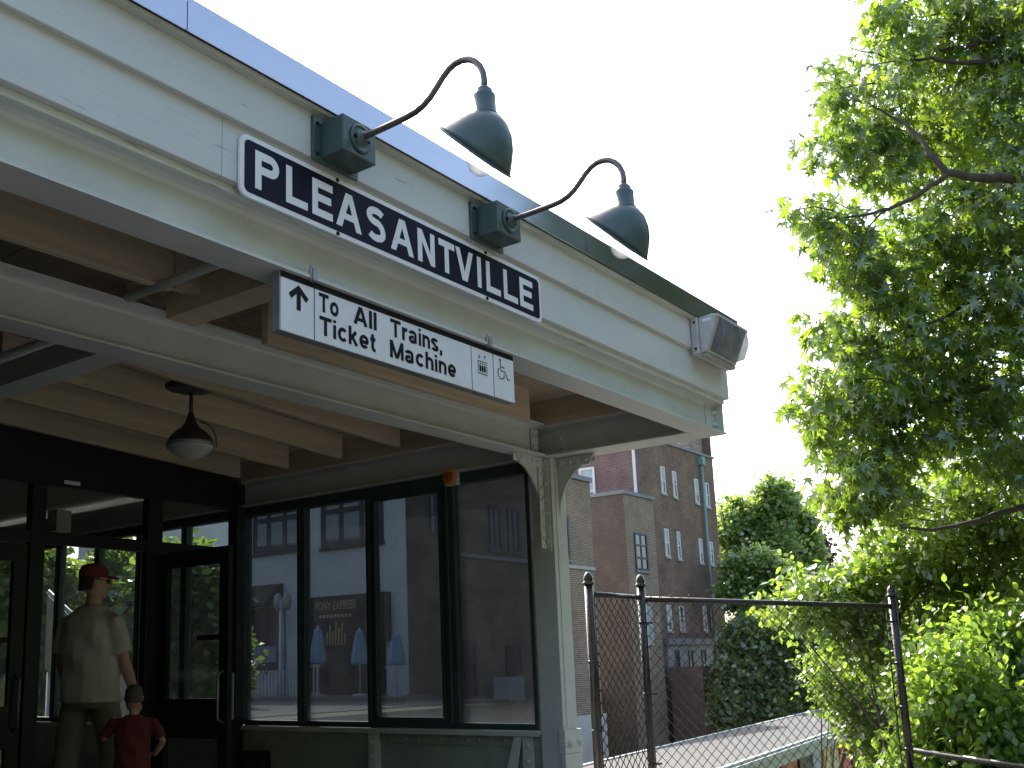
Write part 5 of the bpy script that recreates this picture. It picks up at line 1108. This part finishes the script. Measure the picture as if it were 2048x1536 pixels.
def person(name, label, loc, yaw, S, head_yaw, arms, shirt_mat, cap=None, hair=None, hips=1.0, long=True, wide=1.0):
    """local frame: x right, y forward. S scales a 1.78 m adult; parts are built at the origin then the thing is turned"""
    T = thing(name, (0, 0, 0), label, 'person')
    hy = head_yaw; fx, fy = math.sin(hy), math.cos(hy)
    def tr(p): k = wide if p[2] < 1.5 else 1.0; return (p[0]*S*k, p[1]*S*k, p[2]*S)
    def TB(mb, pts, rs, n=12): mb.tube([tr(p) for p in pts], [r*S for r in rs], n)
    def EL(mb, lst): mb.rings([[tr(q) for q in ell(*e)] for e in lst])
    HS = arms.get('head', 1.0)
    body = MB()
    EL(body, [(0, 0, 0.90, 0.13, 0.085), (0, 0, 1.0, 0.12, 0.08), (0, 0.0, 1.15, 0.12, 0.08), (0, 0.0, 1.32, 0.135, 0.085), (0, -0.01, 1.42, 0.11, 0.07), (0, -0.01, 1.49, 0.06, 0.06)])
    TB(body, [(0, -0.01, 1.44), (0.0, 0.0, 1.53), (0, 0.01, 1.60)], [0.062, 0.055, 0.055])
    hc = (0, 0.015, 1.665)
    m_ = MB()
    hz0 = 1.555
    def hd_(p): return (p[0]*HS, p[1]*HS, hz0+(p[2]-hz0)*HS)
    prof = [(1.555, 0.045, 0.050, 0.030), (1.585, 0.058, 0.070, 0.020), (1.62, 0.068, 0.088, 0.008), (1.665, 0.074, 0.097, 0.0), (1.71, 0.075, 0.098, -0.005), (1.745, 0.068, 0.088, -0.008), (1.768, 0.048, 0.062, -0.010), (1.778, 0.02, 0.03, -0.01)]
    body.rings([[tr(hd_(q)) for q in ell(fx*o, fy*o, z_, rx_, ry_, 20, -hy)] for z_, rx_, ry_, o in prof])
    F = lambda f_, s_, z_: hd_((fx*f_+fy*s_, fy*f_-fx*s_, z_))
    body.tube([tr(F(0.085, 0, 1.675)), tr(F(0.108, 0, 1.645)), tr(F(0.095, 0, 1.635))], [0.010*S, 0.013*S, 0.010*S], 8)    # nose
    body.tube([tr(F(0.080, -0.02, 1.605)), tr(F(0.088, 0, 1.603)), tr(F(0.080, 0.02, 1.605))], [0.008*S, 0.010*S, 0.008*S], 8)   # lips
    body.tube([tr(F(0.06, 0, 1.562)), tr(F(0.078, 0, 1.570))], [0.022*S, 0.016*S], 8)                                    # chin
    for s_ in (-1, 1):
        body.tube([tr(F(-0.005, s_*0.072, 1.635)), tr(F(-0.015, s_*0.084, 1.66)), tr(F(-0.008, s_*0.080, 1.685))], [0.010*S, 0.015*S, 0.010*S], 8)  # ears
    for side, key in ((1, 'R'), (-1, 'L')):
        sh_, el_, wr_, hd2 = arms[key]
        TB(body, [(side*0.12, -0.01, 1.42), sh_, tuple((Vector(sh_)+Vector(el_))/2), el_, tuple((Vector(el_)*0.65+Vector(wr_)*0.35)), wr_], [0.042, 0.044, 0.044, 0.041, 0.043, 0.029])
        w_ = Vector(wr_); h_ = Vector(hd2); d = (h_-w_).normalized(); sd = d.cross(Vector((1, 0, 0))).normalized()
        pc_ = w_+d*0.05
        body.rings([[tuple((w_+d*t_+ (Vector((1, 0, 0))*math.cos(a_)*0.016 + sd*math.sin(a_)*wd_))*S) for a_ in [2*math.pi*k_/12 for k_ in range(12)]] for t_, wd_ in ((0.0, 0.027), (0.03, 0.036), (0.07, 0.042), (0.095, 0.038))])
        for i_, ln in enumerate((0.070, 0.080, 0.076, 0.060)):
            b0 = w_+d*0.085+sd*(-0.030+0.020*i_); b1 = b0+d*ln*0.5+Vector((-side*0.012, 0, 0)); b2 = b0+d*ln*0.9+Vector((-side*0.034, 0, 0))
            TB(body, [tuple(b0), tuple(b1), tuple(b2)], [0.0095, 0.0088, 0.0075], 8)
        TB(body, [tuple(w_+d*0.03-sd*0.030), tuple(w_+d*0.06-sd*0.050+Vector((-side*0.012, 0, 0))), tuple(w_+d*0.09-sd*0.052+Vector((-side*0.026, 0, 0)))], [0.013, 0.0105, 0.009], 8)
    for s_ in (-1, 1):
        st_ = arms.get('step', 0.0)*s_
        TB(body, [(s_*0.085, 0, 0.93), (s_*0.095, 0.01+st_*0.4, 0.70), (s_*0.10, 0.01+st_*0.7, 0.50), (s_*0.10, -0.02+st_*0.8, 0.30), (s_*0.10, -0.03+st_, 0.09)], [0.085, 0.078, 0.055, 0.054, 0.038])
        TB(body, [(s_*0.10, -0.05+st_, 0.05), (s_*0.105, 0.04+st_, 0.045), (s_*0.115, 0.14+st_, 0.035)], [0.042, 0.042, 0.032])
    fuse(body, 'body', M['skin'], T, 0.0075*max(S, 0.7), 4)
    shirt = MB()
    hem = 0.84
    def dense(l_):
        o_ = []
        for p_, q_ in zip(l_[:-1], l_[1:]):
            o_ += [tuple(a_+(c_-a_)*t_/5 for a_, c_ in zip(p_, q_)) for t_ in range(5)]
        return o_+[l_[-1]]
    EL(shirt, dense([(0, 0.0, hem, 0.190, 0.148), (0, 0, 0.95, 0.180, 0.137), (0, 0, 1.05, 0.178, 0.134), (0, -0.005, 1.2, 0.182, 0.136), (0, -0.01, 1.33, 0.186, 0.134), (0, -0.015, 1.40, 0.172, 0.115), (0, -0.015, 1.455, 0.115, 0.085), (0, -0.01, 1.505, 0.072, 0.068)]))
    for side, key in ((1, 'R'), (-1, 'L')):
        sh_, el_, wr_, hd2 = arms[key]; sv, ev = Vector(sh_), Vector(el_)
        TB(shirt, [(side*0.10, -0.01, 1.405), tuple(sv+Vector((0, 0, 0.006))), tuple(sv.lerp(ev, 0.35)), tuple(sv.lerp(ev, 0.80))], [0.064, 0.064, 0.068, 0.074], 14)
    # soft vertical creases down the back
    v_ = []
    for (x_, y_, z_) in shirt.v:
        k_ = 0.006+0.007*math.sin(x_/S*34+z_/S*12)+0.006*math.sin(z_/S*26+x_/S*16+y_/S*20); v_.append((x_+k_*0.5*S*(1 if x_ > 0 else -1), y_+k_*S*(1 if y_ > 0 else -1), z_))
    shirt.v = v_
    fuse(shirt, 'shirt', shirt_mat, T, 0.0095*max(S, 0.7), 4)
    tro = MB()
    EL(tro, [(0, 0, 0.80, 0.160, 0.120), (0, 0, 0.88, 0.160, 0.115), (0, 0, 0.98, 0.150, 0.105)])
    low = 0.07 if long else 0.48
    for s_ in (-1, 1):
        st_ = arms.get('step', 0.0)*s_
        TB(tro, [(s_*0.085, 0, 0.88), (s_*0.095, 0.005+st_*0.4, 0.70), (s_*0.102, 0.01+st_*0.7, 0.50), (s_*0.102, -0.015+st_*0.85, 0.30), (s_*0.102, -0.03+st_, low)], [0.105, 0.100, 0.085, 0.082, 0.080] if long else [0.105, 0.102, 0.095, 0.09, 0.08], 14)
    if not long: tro.v = [(x_, y_, max(z_, 0.42*S)) for x_, y_, z_ in tro.v]
    fuse(tro, 'trousers', M['trousers'], T, 0.011*max(S, 0.7), 5)
    for s_ in (-1, 1):
        st_ = arms.get('step', 0.0)*s_; so = MB()
        TB(so, [(s_*0.10, -0.065+st_, 0.052), (s_*0.105, 0.0+st_, 0.055), (s_*0.11, 0.09+st_, 0.048), (s_*0.118, 0.165+st_, 0.040)], [0.048, 0.052, 0.050, 0.036], 12)
        so.v = [(x_, y_, max(z_, 0.004)) for x_, y_, z_ in so.v]; so.build('shoe', M['shoe'], T)
    hr = MB()
    if cap:
        hr.rings([[tr(hd_(q)) for q in ell(fx*o, fy*o, z_, rx_, ry_, 24, -hy)] for z_, rx_, ry_, o in ((1.695, 0.082, 0.104, -0.004), (1.72, 0.083, 0.105, -0.006), (1.755, 0.079, 0.099, -0.008), (1.785, 0.062, 0.077, -0.010), (1.798, 0.03, 0.04, -0.01), (1.802, 0.006, 0.008, -0.01))])
        bill = []
        for zz_, rx_ in ((0.0, 1.0), (0.007, 1.0)):
            bill.append([tr(F(0.085+0.085*math.cos(a_), 0.07*math.sin(a_), 1.702-0.012*math.cos(a_)+zz_)) for a_ in [math.pi*(k_/10-0.5) for k_ in range(11)]] )
        hr.rings(bill, False); hr.build('cap', cap, T)
        h2 = MB(); h2.rings([[tr(hd_(q)) for q in ell(fx*o, fy*o, z_, rx_, ry_, 20, -hy)] for z_, rx_, ry_, o in ((1.61, 0.06, 0.06, -0.05), (1.65, 0.075, 0.080, -0.028), (1.70, 0.079, 0.092, -0.012))]); h2.build('hair', M['hair'], T)
        gs = MB()
        for s_ in (-1, 1): gs.tube([tr(F(0.088, s_*0.012, 1.672)), tr(F(0.088, s_*0.032, 1.670)), tr(F(0.078, s_*0.052, 1.672))], [0.013*S, 0.016*S, 0.012*S], 8); gs.tube([tr(F(0.076, s_*0.060, 1.678)), tr(F(-0.01, s_*0.082, 1.682))], 0.003*S, 6)
        gs.build('glasses', M['black'], T)
    else:
        hr.rings([[tr(hd_(q)) for q in ell(fx*o, fy*o, z_, rx_, ry_, 24, -hy)] for z_, rx_, ry_, o in ((1.625, 0.062, 0.055, -0.048), (1.655, 0.077, 0.085, -0.022), (1.70, 0.079, 0.100, -0.008), (1.74, 0.073, 0.094, -0.010), (1.772, 0.052, 0.067, -0.012), (1.786, 0.02, 0.03, -0.012))]); hr.build('hair', hair, T)
    T.location = loc; T.rotation_euler = (0, 0, -yaw); WLOC[T.name] = Vector(loc)
    return T
mp = PF(184, 1300, 7.2)
person('person', 'man in red cap and beige T-shirt walking into the entrance, seen from behind', (mp.x, mp.y, 0.003), rad(74), 0.975, rad(38),
       dict(R=((0.172, -0.02, 1.372), (0.205, 0.03, 1.12), (0.205, 0.14, 0.88), (0.205, 0.19, 0.77)), L=((-0.175, -0.01, 1.372), (-0.225, 0.0, 1.13), (-0.225, 0.10, 0.88), (-0.22, 0.14, 0.77)), step=0.10), M['shirt'], cap=M['cap_red'], wide=1.2)
bp = PF(266, 1450, 6.7)
person('person', 'small child in red T-shirt with cropped hair beside the man, seen from behind', (bp.x, bp.y, 0.003), rad(40), 0.497, rad(-8),
       dict(R=((0.205, -0.01, 1.39), (0.31, -0.03, 1.16), (0.22, 0.08, 0.99), (0.16, 0.14, 0.96)), L=((-0.205, -0.01, 1.40), (-0.29, 0.03, 1.22), (-0.25, 0.12, 1.40), (-0.24, 0.16, 1.50)), step=0.06, head=1.42), M['shirt_red'], hair=M['hair_grey'], wide=1.22)
